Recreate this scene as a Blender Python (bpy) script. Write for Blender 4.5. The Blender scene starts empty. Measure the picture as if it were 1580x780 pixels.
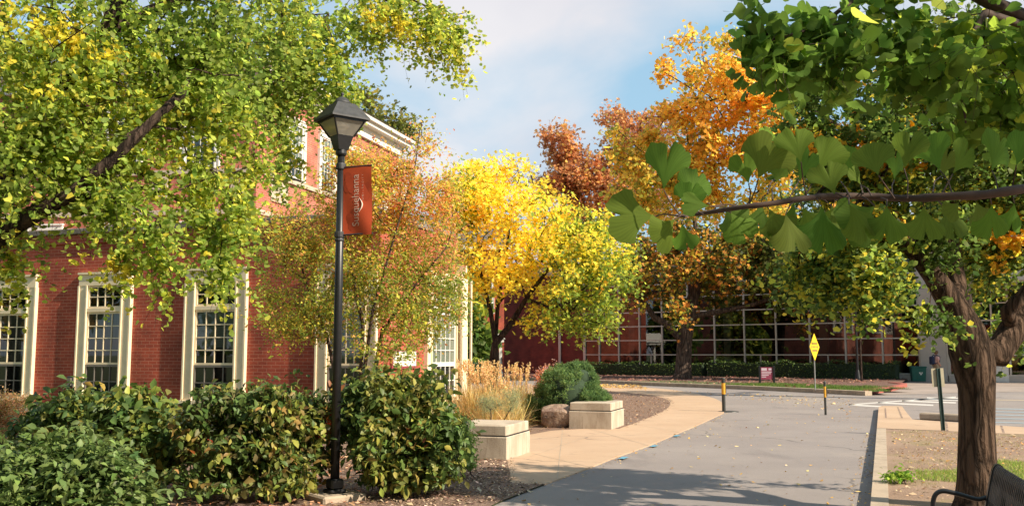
import bpy, math, random
import numpy as np
from mathutils import Vector, Matrix
R = math.radians
random.seed(7)
rng = np.random.default_rng(11)
SC = bpy.context.scene
COL = SC.collection

# ------------------------------------------------------------------ camera, sky, sun, exposure
CAMZ, FPX, PITCH = 1.6, 1450.0, math.atan(155/1450.0)
cam_d = bpy.data.cameras.new('camera'); cam = bpy.data.objects.new('camera', cam_d); COL.objects.link(cam)
cam.location = (0, 0, CAMZ); cam.rotation_euler = (math.pi/2 + PITCH, 0, 0)
cam_d.sensor_width = 36; cam_d.lens = 36*FPX/1580; cam_d.clip_start = 0.05; cam_d.clip_end = 3000
SC.camera = cam
SUN_AZ = (0.885, -0.466)          # horizontal direction towards the sun
SUN_EL = R(36)
SC.view_settings.view_transform = 'Standard'; SC.view_settings.look = 'None'
SC.view_settings.exposure = 1.0; SC.view_settings.gamma = 1; SC.view_settings.use_curve_mapping = False
sun_d = bpy.data.lights.new('sun', 'SUN'); sun = bpy.data.objects.new('sun', sun_d); COL.objects.link(sun)
sun_d.energy = 4.5; sun_d.angle = R(0.6); sun_d.color = (1.0, 0.88, 0.70)
sv = Vector((SUN_AZ[0]*math.cos(SUN_EL), SUN_AZ[1]*math.cos(SUN_EL), math.sin(SUN_EL))).normalized()
sun.rotation_euler = sv.to_track_quat('Z', 'Y').to_euler(); sun.location = sv*60
W = bpy.data.worlds.new('World'); SC.world = W; W.use_nodes = True
def world_nodes():
    nt = W.node_tree; N = nt.nodes; L = nt.links; N.clear()
    out = N.new('ShaderNodeOutputWorld'); bg = N.new('ShaderNodeBackground'); bg.inputs[1].default_value = 0.15
    sky = N.new('ShaderNodeTexSky'); sky.sky_type = 'NISHITA'; sky.sun_disc = False
    sky.sun_elevation = SUN_EL; sky.sun_rotation = math.atan2(SUN_AZ[0], SUN_AZ[1])
    sky.air_density = 1.0; sky.dust_density = 1.2; sky.ozone_density = 1.0
    tc = N.new('ShaderNodeTexCoord'); sep = N.new('ShaderNodeSeparateXYZ'); L.new(tc.outputs['Generated'], sep.inputs[0])
    def m(op, a, b=None):
        n = N.new('ShaderNodeMath'); n.operation = op
        for i, v in enumerate((a, b)):
            if v is None: continue
            if isinstance(v, (int, float)): n.inputs[i].default_value = v
            else: L.new(v, n.inputs[i])
        return n.outputs[0]
    zz = m('ADD', m('MAXIMUM', sep.outputs[2], 0.0), 0.16)
    u = m('DIVIDE', sep.outputs[0], zz); v = m('DIVIDE', sep.outputs[1], zz)
    cb = N.new('ShaderNodeCombineXYZ'); L.new(u, cb.inputs[0]); L.new(v, cb.inputs[1])
    mp = N.new('ShaderNodeMapping'); L.new(cb.outputs[0], mp.inputs[0]); mp.inputs['Location'].default_value = CLOUD_OFF
    mp.inputs['Scale'].default_value = (0.75, 0.5, 1)
    no = N.new('ShaderNodeTexNoise'); no.inputs['Scale'].default_value = 1.25; no.inputs['Detail'].default_value = 7
    no.inputs['Roughness'].default_value = 0.5; no.inputs['Distortion'].default_value = 0.4
    L.new(mp.outputs[0], no.inputs['Vector'])
    rp = N.new('ShaderNodeValToRGB'); L.new(no.outputs[0], rp.inputs[0])
    rp.color_ramp.elements[0].position = 0.45; rp.color_ramp.elements[0].color = (0.0, 0.0, 0.0, 1)
    rp.color_ramp.elements[1].position = 0.61; rp.color_ramp.elements[1].color = (1, 1, 1, 1)
    no2 = N.new('ShaderNodeTexNoise'); no2.inputs['Scale'].default_value = 1.1; no2.inputs['Detail'].default_value = 5
    L.new(mp.outputs[0], no2.inputs['Vector'])
    rc = N.new('ShaderNodeValToRGB'); L.new(no2.outputs[0], rc.inputs[0])
    rc.color_ramp.elements[0].position = 0.35; rc.color_ramp.elements[0].color = (2.25, 2.2, 2.45, 1)
    rc.color_ramp.elements[1].position = 0.65; rc.color_ramp.elements[1].color = (3.2, 3.08, 3.1, 1)
    # lift the clear sky a little: thin autumn haze high in the air
    lift = N.new('ShaderNodeMixRGB'); lift.blend_type = 'MIX'; lift.inputs[0].default_value = 0.82
    L.new(sky.outputs[0], lift.inputs[1]); lift.inputs[2].default_value = (1.2, 1.98, 2.5, 1)
    mx = N.new('ShaderNodeMixRGB'); L.new(m('MULTIPLY', rp.outputs[0], 0.92), mx.inputs[0]); L.new(lift.outputs[0], mx.inputs[1]); L.new(rc.outputs[0], mx.inputs[2])
    L.new(mx.outputs[0], bg.inputs[0]); L.new(bg.outputs[0], out.inputs[0])
CLOUD_OFF = (8.37, -2.6, 0.0)
world_nodes()

# ------------------------------------------------------------------ geometry of the view: a pixel of the photograph -> a point in the place
cP, sP = math.cos(PITCH), math.sin(PITCH)
def ray(px, py):
    a = (px-790)/FPX; b = (390-py)/FPX
    return Vector((a, cP - b*sP, sP + b*cP))
def at(px, py, Y):
    d = ray(px, py); t = Y/d.y
    return Vector((d.x*t, Y, CAMZ + d.z*t))
def G(px, py, z=0.0):
    d = ray(px, py); t = (z-CAMZ)/d.z
    return Vector((d.x*t, d.y*t, z))

# ------------------------------------------------------------------ materials
def mat_new(name):
    m = bpy.data.materials.new(name); m.use_nodes = True
    nt = m.node_tree; nt.nodes.clear()
    o = nt.nodes.new('ShaderNodeOutputMaterial'); p = nt.nodes.new('ShaderNodeBsdfPrincipled')
    nt.links.new(p.outputs[0], o.inputs[0])
    return m, nt, p, o
def mat(name, col, rough=0.7, noise=0.0, nscale=8.0, col2=None, bump=0.0, bscale=40.0, metal=0.0, stretch=(1,1,1), detail=5):
    m, nt, p, o = mat_new(name); N = nt.nodes; L = nt.links
    p.inputs['Roughness'].default_value = rough; p.inputs['Metallic'].default_value = metal
    tc = N.new('ShaderNodeTexCoord'); mp = N.new('ShaderNodeMapping'); L.new(tc.outputs['Object'], mp.inputs[0])
    mp.inputs['Scale'].default_value = stretch
    if noise > 0 or col2:
        n = N.new('ShaderNodeTexNoise'); n.inputs['Scale'].default_value = nscale; n.inputs['Detail'].default_value = detail; n.inputs['Roughness'].default_value = 0.62
        L.new(mp.outputs[0], n.inputs['Vector'])
        r = N.new('ShaderNodeValToRGB'); L.new(n.outputs[0], r.inputs[0])
        c2 = col2 or tuple(c*(1-noise) for c in col)
        r.color_ramp.elements[0].position = 0.34; r.color_ramp.elements[0].color = (*c2, 1)
        r.color_ramp.elements[1].position = 0.66; r.color_ramp.elements[1].color = (*col, 1)
        L.new(r.outputs[0], p.inputs['Base Color'])
    else:
        p.inputs['Base Color'].default_value = (*col, 1)
    if bump > 0:
        n2 = N.new('ShaderNodeTexNoise'); n2.inputs['Scale'].default_value = bscale; n2.inputs['Detail'].default_value = 6
        L.new(mp.outputs[0], n2.inputs['Vector'])
        b = N.new('ShaderNodeBump'); b.inputs['Strength'].default_value = bump; b.inputs['Distance'].default_value = 0.02
        L.new(n2.outputs[0], b.inputs['Height']); L.new(b.outputs[0], p.inputs['Normal'])
    return m
def mat_layers(name, base, layers, rough=0.9, bump=0.4, bscale=60):
    """base colour, then (colour, noise scale, lo, hi, stretch) patches laid over it"""
    m, nt, p, o = mat_new(name); N = nt.nodes; L = nt.links
    p.inputs['Roughness'].default_value = rough
    tc = N.new('ShaderNodeTexCoord'); cur = None
    for i, (c, s, lo, hi, st) in enumerate(layers):
        mp = N.new('ShaderNodeMapping'); mp.inputs['Scale'].default_value = st; mp.inputs['Location'].default_value = (i*3.7, i*1.9, 0)
        L.new(tc.outputs['Object'], mp.inputs[0])
        n = N.new('ShaderNodeTexNoise'); n.inputs['Scale'].default_value = s; n.inputs['Detail'].default_value = 6; n.inputs['Roughness'].default_value = 0.65
        L.new(mp.outputs[0], n.inputs['Vector'])
        r = N.new('ShaderNodeMapRange'); r.inputs['From Min'].default_value = lo; r.inputs['From Max'].default_value = hi
        L.new(n.outputs[0], r.inputs['Value'])
        x = N.new('ShaderNodeMixRGB'); L.new(r.outputs[0], x.inputs[0])
        if cur is None: x.inputs[1].default_value = (*base, 1)
        else: L.new(cur, x.inputs[1])
        x.inputs[2].default_value = (*c, 1); cur = x.outputs[0]
    L.new(cur, p.inputs['Base Color'])
    n2 = N.new('ShaderNodeTexNoise'); n2.inputs['Scale'].default_value = bscale; n2.inputs['Detail'].default_value = 6
    L.new(tc.outputs['Object'], n2.inputs['Vector'])
    b = N.new('ShaderNodeBump'); b.inputs['Strength'].default_value = bump; b.inputs['Distance'].default_value = 0.02
    L.new(n2.outputs[0], b.inputs['Height']); L.new(b.outputs[0], p.inputs['Normal'])
    return m
def mat_brick(name, c1, c2, mortar, msize=0.012):
    m, nt, p, o = mat_new(name); N = nt.nodes; L = nt.links
    p.inputs['Roughness'].default_value = 0.85
    tc = N.new('ShaderNodeTexCoord'); sp = N.new('ShaderNodeSeparateXYZ'); L.new(tc.outputs['Object'], sp.inputs[0])
    ad = N.new('ShaderNodeMath'); L.new(sp.outputs[0], ad.inputs[0]); L.new(sp.outputs[1], ad.inputs[1])
    cb = N.new('ShaderNodeCombineXYZ'); L.new(ad.outputs[0], cb.inputs[0]); L.new(sp.outputs[2], cb.inputs[1])
    br = N.new('ShaderNodeTexBrick'); L.new(cb.outputs[0], br.inputs['Vector'])
    br.inputs['Scale'].default_value = 1.0; br.inputs['Brick Width'].default_value = 0.215; br.inputs['Row Height'].default_value = 0.072
    br.inputs['Mortar Size'].default_value = msize*0.5; br.inputs['Mortar Smooth'].default_value = 0.3; br.inputs['Bias'].default_value = 0.0
    br.inputs['Color1'].default_value = (*c1, 1); br.inputs['Color2'].default_value = (*c2, 1); br.inputs['Mortar'].default_value = (*mortar, 1)
    n = N.new('ShaderNodeTexNoise'); n.inputs['Scale'].default_value = 1.6; n.inputs['Detail'].default_value = 7; L.new(tc.outputs['Object'], n.inputs['Vector'])
    mr = N.new('ShaderNodeMapRange'); mr.inputs['From Min'].default_value = 0.3; mr.inputs['From Max'].default_value = 0.7
    mr.inputs['To Min'].default_value = 0.62; mr.inputs['To Max'].default_value = 1.28; L.new(n.outputs[0], mr.inputs['Value'])
    mx = N.new('ShaderNodeMixRGB'); mx.blend_type = 'MULTIPLY'; mx.inputs[0].default_value = 1; L.new(br.outputs[0], mx.inputs[1])
    L.new(mr.outputs[0], mx.inputs[2]); L.new(mx.outputs[0], p.inputs['Base Color'])
    b = N.new('ShaderNodeBump'); b.inputs['Strength'].default_value = 0.5; b.inputs['Distance'].default_value = 0.006; b.invert = True
    L.new(br.outputs['Fac'], b.inputs['Height']); L.new(b.outputs[0], p.inputs['Normal'])
    return m
def mat_leaf(name, trans=0.45, rough=0.5, spec=0.35):
    m, nt, p, o = mat_new(name); N = nt.nodes; L = nt.links
    a = N.new('ShaderNodeAttribute'); a.attribute_name = 'Col'
    p.inputs['Roughness'].default_value = rough; p.inputs['Specular IOR Level'].default_value = spec
    L.new(a.outputs['Color'], p.inputs['Base Color'])
    t = N.new('ShaderNodeBsdfTranslucent')
    hs = N.new('ShaderNodeHueSaturation'); hs.inputs['Saturation'].default_value = 1.0; hs.inputs['Value'].default_value = 1.8
    L.new(a.outputs['Color'], hs.inputs['Color']); L.new(hs.outputs[0], t.inputs['Color'])
    mx = N.new('ShaderNodeMixShader'); mx.inputs[0].default_value = trans
    L.new(p.outputs[0], mx.inputs[1]); L.new(t.outputs[0], mx.inputs[2]); L.new(mx.outputs[0], o.inputs[0])
    return m
def mat_bark(name, c1, c2, zs=1.0, depth=0.03, scale=14):
    m, nt, p, o = mat_new(name); N = nt.nodes; L = nt.links
    p.inputs['Roughness'].default_value = 0.95; p.inputs['Specular IOR Level'].default_value = 0.15
    tc = N.new('ShaderNodeTexCoord'); mp = N.new('ShaderNodeMapping'); mp.inputs['Scale'].default_value = (1, 1, 0.16*zs); L.new(tc.outputs['Object'], mp.inputs[0])
    n = N.new('ShaderNodeTexNoise'); n.inputs['Scale'].default_value = scale; n.inputs['Detail'].default_value = 8; n.inputs['Roughness'].default_value = 0.6
    n.inputs['Distortion'].default_value = 0.6
    L.new(mp.outputs[0], n.inputs['Vector'])
    ms = N.new('ShaderNodeTexVoronoi'); ms.feature = 'DISTANCE_TO_EDGE'; ms.inputs['Scale'].default_value = scale*1.1
    nd = N.new('ShaderNodeMixRGB'); nd.inputs[0].default_value = 0.10; L.new(mp.outputs[0], nd.inputs[1]); L.new(n.outputs['Color'], nd.inputs[2]); L.new(nd.outputs[0], ms.inputs['Vector'])
    mm = N.new('ShaderNodeMath'); mm.operation = 'MULTIPLY'; mm.inputs[1].default_value = 2.2; L.new(ms.outputs['Distance'], mm.inputs[0]); mm.use_clamp = True
    ad = N.new('ShaderNodeMath'); ad.operation = 'ADD'; L.new(mm.outputs[0], ad.inputs[0]); L.new(n.outputs[0], ad.inputs[1])
    r = N.new('ShaderNodeValToRGB'); L.new(ad.outputs[0], r.inputs[0])
    r.color_ramp.elements[0].position = 0.45; r.color_ramp.elements[0].color = (*c2, 1)
    r.color_ramp.elements[1].position = 1.1 if False else 1.0; r.color_ramp.elements[1].color = (*c1, 1)
    L.new(r.outputs[0], p.inputs['Base Color'])
    b = N.new('ShaderNodeBump'); b.inputs['Strength'].default_value = 1.0; b.inputs['Distance'].default_value = depth
    L.new(ad.outputs[0], b.inputs['Height']); L.new(b.outputs[0], p.inputs['Normal'])
    return m
def mat_frosted(name, col, k):
    m = mat_glass(name, through=0.9, tint=(0.95,0.92,0.86), rough=0.15); nt = m.node_tree; N = nt.nodes; L = nt.links
    o = [n for n in N if n.type == 'OUTPUT_MATERIAL'][0]; src = o.inputs[0].links[0].from_socket
    d = N.new('ShaderNodeBsdfDiffuse'); d.inputs[0].default_value = (*col, 1); t = N.new('ShaderNodeBsdfTranslucent'); t.inputs[0].default_value = (*col, 1)
    a = N.new('ShaderNodeMixShader'); L.new(d.outputs[0], a.inputs[1]); L.new(t.outputs[0], a.inputs[2])
    b = N.new('ShaderNodeMixShader'); b.inputs[0].default_value = k; L.new(src, b.inputs[1]); L.new(a.outputs[0], b.inputs[2]); L.new(b.outputs[0], o.inputs[0]); return m
def mat_glass(name, refl_tint=(1,1,1), through=0.75, tint=(0.75,0.8,0.78), rough=0.02):
    """pane: partly see-through, the rest a mirror that grows with the angle"""
    m = bpy.data.materials.new(name); m.use_nodes = True; nt = m.node_tree; N = nt.nodes; L = nt.links; N.clear()
    o = N.new('ShaderNodeOutputMaterial'); g = N.new('ShaderNodeBsdfGlossy'); g.inputs['Roughness'].default_value = rough; g.inputs['Color'].default_value = (*refl_tint, 1)
    t = N.new('ShaderNodeBsdfTransparent'); t.inputs['Color'].default_value = (*tint, 1)
    f = N.new('ShaderNodeFresnel'); f.inputs[0].default_value = 1.5
    a = N.new('ShaderNodeMath'); a.operation = 'MULTIPLY_ADD'; a.inputs[1].default_value = 1.0; a.inputs[2].default_value = 1-through; a.use_clamp = True
    L.new(f.outputs[0], a.inputs[0])
    mx = N.new('ShaderNodeMixShader'); L.new(a.outputs[0], mx.inputs[0]); L.new(t.outputs[0], mx.inputs[1]); L.new(g.outputs[0], mx.inputs[2]); L.new(mx.outputs[0], o.inputs[0])
    return m

M = {}
M['brick'] = mat_brick('red brick', (0.375,0.066,0.032), (0.285,0.046,0.023), (0.43,0.17,0.11))
M['brick_far'] = mat_brick('dark brick', (0.19,0.030,0.020), (0.14,0.024,0.016), (0.16,0.06,0.045))
M['brick_up'] = mat_brick('salmon brick', (0.42,0.125,0.08), (0.36,0.10,0.065), (0.45,0.26,0.2))
M['cream'] = mat('cream paint', (0.82,0.67,0.46), 0.55, 0.12, 6)
M['white'] = mat('white paint', (0.72,0.70,0.64), 0.5, 0.08, 6)
M['grey_sash'] = mat('grey sash', (0.16,0.14,0.12), 0.5)
M['limestone'] = mat('limestone', (0.50,0.42,0.32), 0.85, 0.2, 9, bump=0.2)
M['coping'] = mat('weathered coping', (0.22,0.19,0.16), 0.9, 0.5, 5, bump=0.3)
M['roof'] = mat('roof gravel', (0.12,0.11,0.10), 0.95, 0.2, 4)
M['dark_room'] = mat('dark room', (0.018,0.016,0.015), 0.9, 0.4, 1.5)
M['blind'] = mat('window blind', (0.30,0.31,0.26), 0.8, 0.12, 3)
M['curtain'] = mat('dim curtain', (0.24,0.20,0.17), 0.9, 0.6, 3.0, stretch=(6,6,0.4))
M['glass'] = mat_glass('window glass', through=0.96)
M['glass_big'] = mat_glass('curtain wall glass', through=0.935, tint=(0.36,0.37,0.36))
M['mullion'] = mat('mullion aluminium', (0.60,0.54,0.46), 0.45, 0.1, 3)
M['concrete_wall'] = mat('beige wall panel', (0.50,0.44,0.38), 0.85, 0.10, 1.5, bump=0.1)
M['asphalt'] = mat_layers('asphalt', (0.225,0.192,0.178), [((0.265,0.228,0.208),0.35,0.42,0.62,(1,1,1)), ((0.175,0.150,0.142),60,0.50,0.75,(1,1,1)), ((0.31,0.27,0.245),190,0.56,0.75,(1,1,1)), ((0.185,0.158,0.148),0.9,0.58,0.70,(1,0.4,1)), ((0.165,0.14,0.13),5.0,0.64,0.68,(1,1,1)), ((0.30,0.25,0.21),0.25,0.55,0.75,(1,0.5,1))], 0.9, 0.35, 160)
M['walk'] = mat_layers('tan concrete path', (0.42,0.285,0.185), [((0.47,0.33,0.22),0.6,0.40,0.65,(1,1,1)), ((0.36,0.24,0.155),70,0.52,0.8,(1,1,1)), ((0.34,0.235,0.155),2.2,0.60,0.72,(1,1,1))], 0.9, 0.25, 120)
M['kerb'] = mat_layers('kerb concrete', (0.40,0.315,0.23), [((0.30,0.235,0.17),3.0,0.45,0.65,(1,1,1)), ((0.46,0.38,0.29),30,0.55,0.75,(1,1,1)), ((0.2,0.16,0.12),7.0,0.62,0.70,(1,1,1))], 0.92, 0.35, 70)
M['block'] = mat_layers('cast concrete', (0.47,0.39,0.30), [((0.36,0.285,0.21),3.5,0.44,0.60,(1,1,0.35)), ((0.48,0.43,0.34),40,0.55,0.75,(1,1,1)), ((0.28,0.215,0.155),9.0,0.58,0.70,(1.4,1.4,0.25))], 0.92, 0.3, 60)
M['mulch'] = mat_layers('bark mulch', (0.180,0.110,0.075), [((0.27,0.175,0.125),26,0.46,0.62,(1,1,1)), ((0.085,0.05,0.036),34,0.52,0.66,(1,1,1)), ((0.27,0.19,0.135),70,0.60,0.70,(1,1,1))], 0.95, 1.0, 60)
M['dirt'] = mat_layers('worn verge soil', (0.300,0.200,0.135), [((0.22,0.17,0.075),1.1,0.50,0.62,(1,1,1)), ((0.24,0.155,0.105),0.5,0.40,0.60,(0.5,1.6,1)), ((0.36,0.255,0.18),22,0.55,0.72,(1,1,1)), ((0.13,0.09,0.055),45,0.58,0.72,(1,1,1))], 0.95, 0.8, 50)
M['lawn'] = mat_layers('lawn', (0.075,0.10,0.028), [((0.14,0.12,0.05),1.4,0.45,0.65,(1,1,1)), ((0.04,0.06,0.018),40,0.50,0.70,(1,1,1))], 0.95, 0.9, 60)
M['litter'] = mat_layers('leaf litter soil', (0.12,0.06,0.045), [((0.22,0.12,0.08),9,0.48,0.62,(1,1,1)), ((0.05,0.03,0.025),14,0.52,0.66,(1,1,1))], 0.95, 0.8, 30)
M['paint'] = mat('road paint white', (0.62,0.58,0.54), 0.7, 0.25, 12)
M['paint_blue'] = mat('road paint blue', (0.13,0.34,0.46), 0.7, 0.3, 14)
M['paint_bluegrey'] = mat('worn blue paint', (0.30,0.36,0.40), 0.7, 0.25, 10)
M['red_edge'] = mat('red brick edging', (0.36,0.10,0.075), 0.9, 0.3, 12)
M['black'] = mat('black paint', (0.014,0.014,0.016), 0.38, 0.3, 20, bump=0.03, bscale=90)
M['black_worn'] = mat('weathered black metal', (0.045,0.045,0.05), 0.55, 0.5, 14)
M['lamp_glass'] = mat_frosted('lantern glass', (0.80,0.74,0.64), 0.34)
M['reflector'] = mat('lamp reflector', (0.55,0.55,0.56), 0.25, 0.1, 10, metal=0.8)
M['banner'] = mat('rust banner cloth', (0.46,0.060,0.014), 0.75, 0.10, 3)
M['banner_dark'] = mat('banner leaf print', (0.38,0.046,0.011), 0.75)
M['banner_text'] = mat('banner lettering', (0.80,0.66,0.56), 0.7)
M['sign_white'] = mat('sign panel', (0.70,0.68,0.58), 0.5)
M['sign_frame'] = mat('sign frame', (0.23,0.035,0.045), 0.6)
M['sign_text'] = mat('sign lettering', (0.10,0.11,0.07), 0.6)
M['yellow_sign'] = mat('yellow sign sheet', (0.80,0.52,0.015), 0.45)
M['purple_sign'] = mat('maroon sign sheet', (0.28,0.045,0.09), 0.5)
M['pink_sign'] = mat('pale sign print', (0.62,0.48,0.55), 0.5)
M['bollard_yellow'] = mat('bollard yellow', (0.66,0.33,0.02), 0.5, 0.25, 25)
M['bollard_black'] = mat('bollard black', (0.035,0.035,0.028), 0.55, 0.4, 25)
M['post_green'] = mat('green channel post', (0.045,0.085,0.075), 0.5, 0.3, 20, metal=0.4)
M['sign_back'] = mat('sign back', (0.36,0.32,0.22), 0.5, 0.1, 8)
M['steel'] = mat('galvanised post', (0.34,0.35,0.34), 0.45, 0.2, 15, metal=0.5)
M['teal'] = mat('teal plastic', (0.010,0.115,0.085), 0.5, 0.2, 6)
M['rock'] = mat_layers('brown boulder', (0.20,0.125,0.09), [((0.36,0.26,0.19),3,0.45,0.6,(1,1,1)), ((0.11,0.075,0.06),7,0.52,0.66,(1,1,1)), ((0.30,0.24,0.20),22,0.55,0.7,(1,1,1))], 0.92, 0.9, 18)
M['bark'] = mat_bark('ginkgo bark', (0.125,0.080,0.054), (0.022,0.014,0.009), 1.0, 0.05, 13)
M['bark_dark'] = mat_bark('dark bark', (0.075,0.050,0.038), (0.015,0.010,0.008), 1.0, 0.03, 12)
M['bark_oak'] = mat_bark('oak bark', (0.12,0.085,0.065), (0.035,0.025,0.02), 1.0, 0.04, 7)
M['twig'] = mat('twig', (0.075,0.042,0.030), 0.85, 0.4, 30)
M['leaf'] = mat_leaf('leaf', 0.54, 0.55, 0.25)
M['leaf_thick'] = mat_leaf('thick leaf', 0.24, 0.5, 0.3)
M['leaf_near'] = mat_leaf('near ginkgo leaf', 0.50, 0.7, 0.12)
M['needle'] = mat_leaf('needle', 0.35, 0.6, 0.15)
M['straw'] = mat_leaf('straw', 0.35, 0.7, 0.2)
M['litter_leaf'] = mat_leaf('fallen leaf', 0.1, 0.8, 0.2)
M['skin'] = mat('skin', (0.52,0.28,0.20), 0.55)
M['hair'] = mat('hair', (0.16,0.085,0.04), 0.7)
M['navy'] = mat('navy cloth', (0.012,0.02,0.055), 0.8)
M['khaki'] = mat('khaki cloth', (0.30,0.24,0.16), 0.85)
M['pinkcloth'] = mat('pink cloth', (0.60,0.36,0.33), 0.8)
M['brass'] = mat('plaque', (0.09,0.07,0.06), 0.4, metal=0.5)

def add_cracks(m, scale=0.30):
    # long thin cracks and sealed seams, only here and there
    nt = m.node_tree; N = nt.nodes; L = nt.links; p = [n for n in N if n.type == 'BSDF_PRINCIPLED'][0]; src = p.inputs['Base Color'].links[0].from_socket
    tc = N.new('ShaderNodeTexCoord'); n = N.new('ShaderNodeTexNoise'); n.inputs['Scale'].default_value = 1.1; n.inputs['Detail'].default_value = 8; L.new(tc.outputs['Object'], n.inputs['Vector'])
    mx = N.new('ShaderNodeMixRGB'); mx.inputs[0].default_value = 0.35; L.new(tc.outputs['Object'], mx.inputs[1]); L.new(n.outputs['Color'], mx.inputs[2])
    v = N.new('ShaderNodeTexVoronoi'); v.feature = 'DISTANCE_TO_EDGE'; v.inputs['Scale'].default_value = scale; L.new(mx.outputs[0], v.inputs['Vector'])
    r = N.new('ShaderNodeMapRange'); r.inputs['From Min'].default_value = 0.0015; r.inputs['From Max'].default_value = 0.006; r.inputs['To Min'].default_value = 1; r.inputs['To Max'].default_value = 0; L.new(v.outputs['Distance'], r.inputs['Value'])
    n2 = N.new('ShaderNodeTexNoise'); n2.inputs['Scale'].default_value = 0.45; L.new(tc.outputs['Object'], n2.inputs['Vector'])
    r2 = N.new('ShaderNodeMapRange'); r2.inputs['From Min'].default_value = 0.48; r2.inputs['From Max'].default_value = 0.56; L.new(n2.outputs[0], r2.inputs['Value'])
    mm = N.new('ShaderNodeMath'); mm.operation = 'MULTIPLY'; L.new(r.outputs[0], mm.inputs[0]); L.new(r2.outputs[0], mm.inputs[1])
    m2 = N.new('ShaderNodeMath'); m2.operation = 'MULTIPLY'; L.new(mm.outputs[0], m2.inputs[0]); m2.inputs[1].default_value = 0.6
    x = N.new('ShaderNodeMixRGB'); L.new(m2.outputs[0], x.inputs[0]); L.new(src, x.inputs[1]); x.inputs[2].default_value = (0.07,0.06,0.055,1); L.new(x.outputs[0], p.inputs['Base Color'])
add_cracks(M['asphalt']); add_cracks(M['walk'], 0.42)

# ------------------------------------------------------------------ mesh helpers
class MB:
    def __init__(s): s.v = []; s.f = []
    def add(s, vs, fs):
        o = len(s.v); s.v += [tuple(v) for v in vs]; s.f += [tuple(i+o for i in f) for f in fs]; return s
    def box(s, x0, x1, y0, y1, z0, z1, mtx=None, bev=0.0):
        if bev > 0:
            # chamfered box
            b = bev; P = []
            for z, i in ((z0, b), (z0+b, 0), (z1-b, 0), (z1, b)):
                P += [(x0+i+b*(i == 0), y0+i, z), (x1-i-b*(i == 0), y0+i, z), (x1-i, y0+i+b*(i == 0), z), (x1-i, y1-i-b*(i == 0), z),
                      (x1-i-b*(i == 0), y1-i, z), (x0+i+b*(i == 0), y1-i, z), (x0+i, y1-i-b*(i == 0), z), (x0+i, y0+i+b*(i == 0), z)]
            F = []
            for k in range(3):
                for j in range(8):
                    F.append((k*8+j, k*8+(j+1) % 8, (k+1)*8+(j+1) % 8, (k+1)*8+j))
            F.append(tuple(range(7, -1, -1))); F.append(tuple(range(24, 32)))
            vs = [Vector(p) for p in P]
        else:
            vs = [Vector(p) for p in ((x0,y0,z0),(x1,y0,z0),(x1,y1,z0),(x0,y1,z0),(x0,y0,z1),(x1,y0,z1),(x1,y1,z1),(x0,y1,z1))]
            F = [(3,2,1,0),(4,5,6,7),(0,1,5,4),(1,2,6,5),(2,3,7,6),(3,0,4,7)]
        if mtx is not None:
            vs = [mtx @ v for v in vs]
            if mtx.determinant() < 0: F = [f[::-1] for f in F]
        return s.add(vs, F)
    def tube(s, pts, rad, n=8, cap=True, jit=0.0, twist=0.0):
        pts = [Vector(p) for p in pts]
        if isinstance(rad, (int, float)): rad = [rad]*len(pts)
        rings = []; up = None
        for i, p in enumerate(pts):
            t = (pts[min(i+1, len(pts)-1)] - pts[max(i-1, 0)])
            if t.length < 1e-9: t = Vector((0,0,1))
            t.normalize()
            if up is None:
                up = t.cross(Vector((0,1,0)) if abs(t.y) < 0.9 else Vector((1,0,0))).normalized()
            else:
                up = (up - t*up.dot(t))
                up = up.normalized() if up.length > 1e-6 else t.orthogonal().normalized()
            w = t.cross(up)
            rings.append([p + (up*math.cos(a) + w*math.sin(a))*rad[i]*(1+(random.uniform(-jit, jit) if jit else 0)) for a in [2*math.pi*k/n + twist for k in range(n)]])
        vs = [v for r in rings for v in r]; F = []
        for i in range(len(pts)-1):
            for k in range(n):
                F.append((i*n+k, i*n+(k+1) % n, (i+1)*n+(k+1) % n, (i+1)*n+k))
        if cap: F.append(tuple(range(n-1, -1, -1))); F.append(tuple((len(pts)-1)*n+k for k in range(n)))
        return s.add(vs, F)
    def prism(s, poly, z0, z1):
        n = len(poly); vs = [(p[0], p[1], z0) for p in poly] + [(p[0], p[1], z1) for p in poly]
        F = [tuple(range(n-1, -1, -1)), tuple(range(n, 2*n))] + [(i, (i+1) % n, n+(i+1) % n, n+i) for i in range(n)]
        return s.add(vs, F)
    def lathe(s, c, prof, n=16):
        c = Vector(c); vs = []; F = []
        for r, z in prof:
            for k in range(n): vs.append(c + Vector((r*math.cos(2*math.pi*k/n), r*math.sin(2*math.pi*k/n), z)))
        for i in range(len(prof)-1):
            for k in range(n): F.append((i*n+k, i*n+(k+1) % n, (i+1)*n+(k+1) % n, (i+1)*n+k))
        F.append(tuple(range(n-1, -1, -1))); F.append(tuple((len(prof)-1)*n+k for k in range(n)))
        return s.add(vs, F)
    def build(s, name, m, parent=None, smooth=False):
        me = bpy.data.meshes.new(name); me.from_pydata(s.v, [], s.f); me.update()
        o = bpy.data.objects.new(name, me); COL.objects.link(o); me.materials.append(m)
        if smooth: me.polygons.foreach_set('use_smooth', [True]*len(me.polygons))
        if parent: o.parent = parent
        return o
def tag(o, label=None, cat=None, group=None, kind=None):
    if label: o['label'] = label
    if cat: o['category'] = cat
    if group: o['group'] = group
    if kind: o['kind'] = kind
    return o
def empty(name, loc=(0,0,0), rz=0, label=None, cat=None, group=None):
    o = bpy.data.objects.new(name, None); COL.objects.link(o); o.location = loc; o.rotation_euler = (0,0,rz); o.empty_display_size = 0.2
    return tag(o, label, cat, group)
def copy_tree(o, parent=None):
    c = o.copy(); COL.objects.link(c); c.parent = parent
    for ch in list(o.children): copy_tree(ch, c)
    return c
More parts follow.
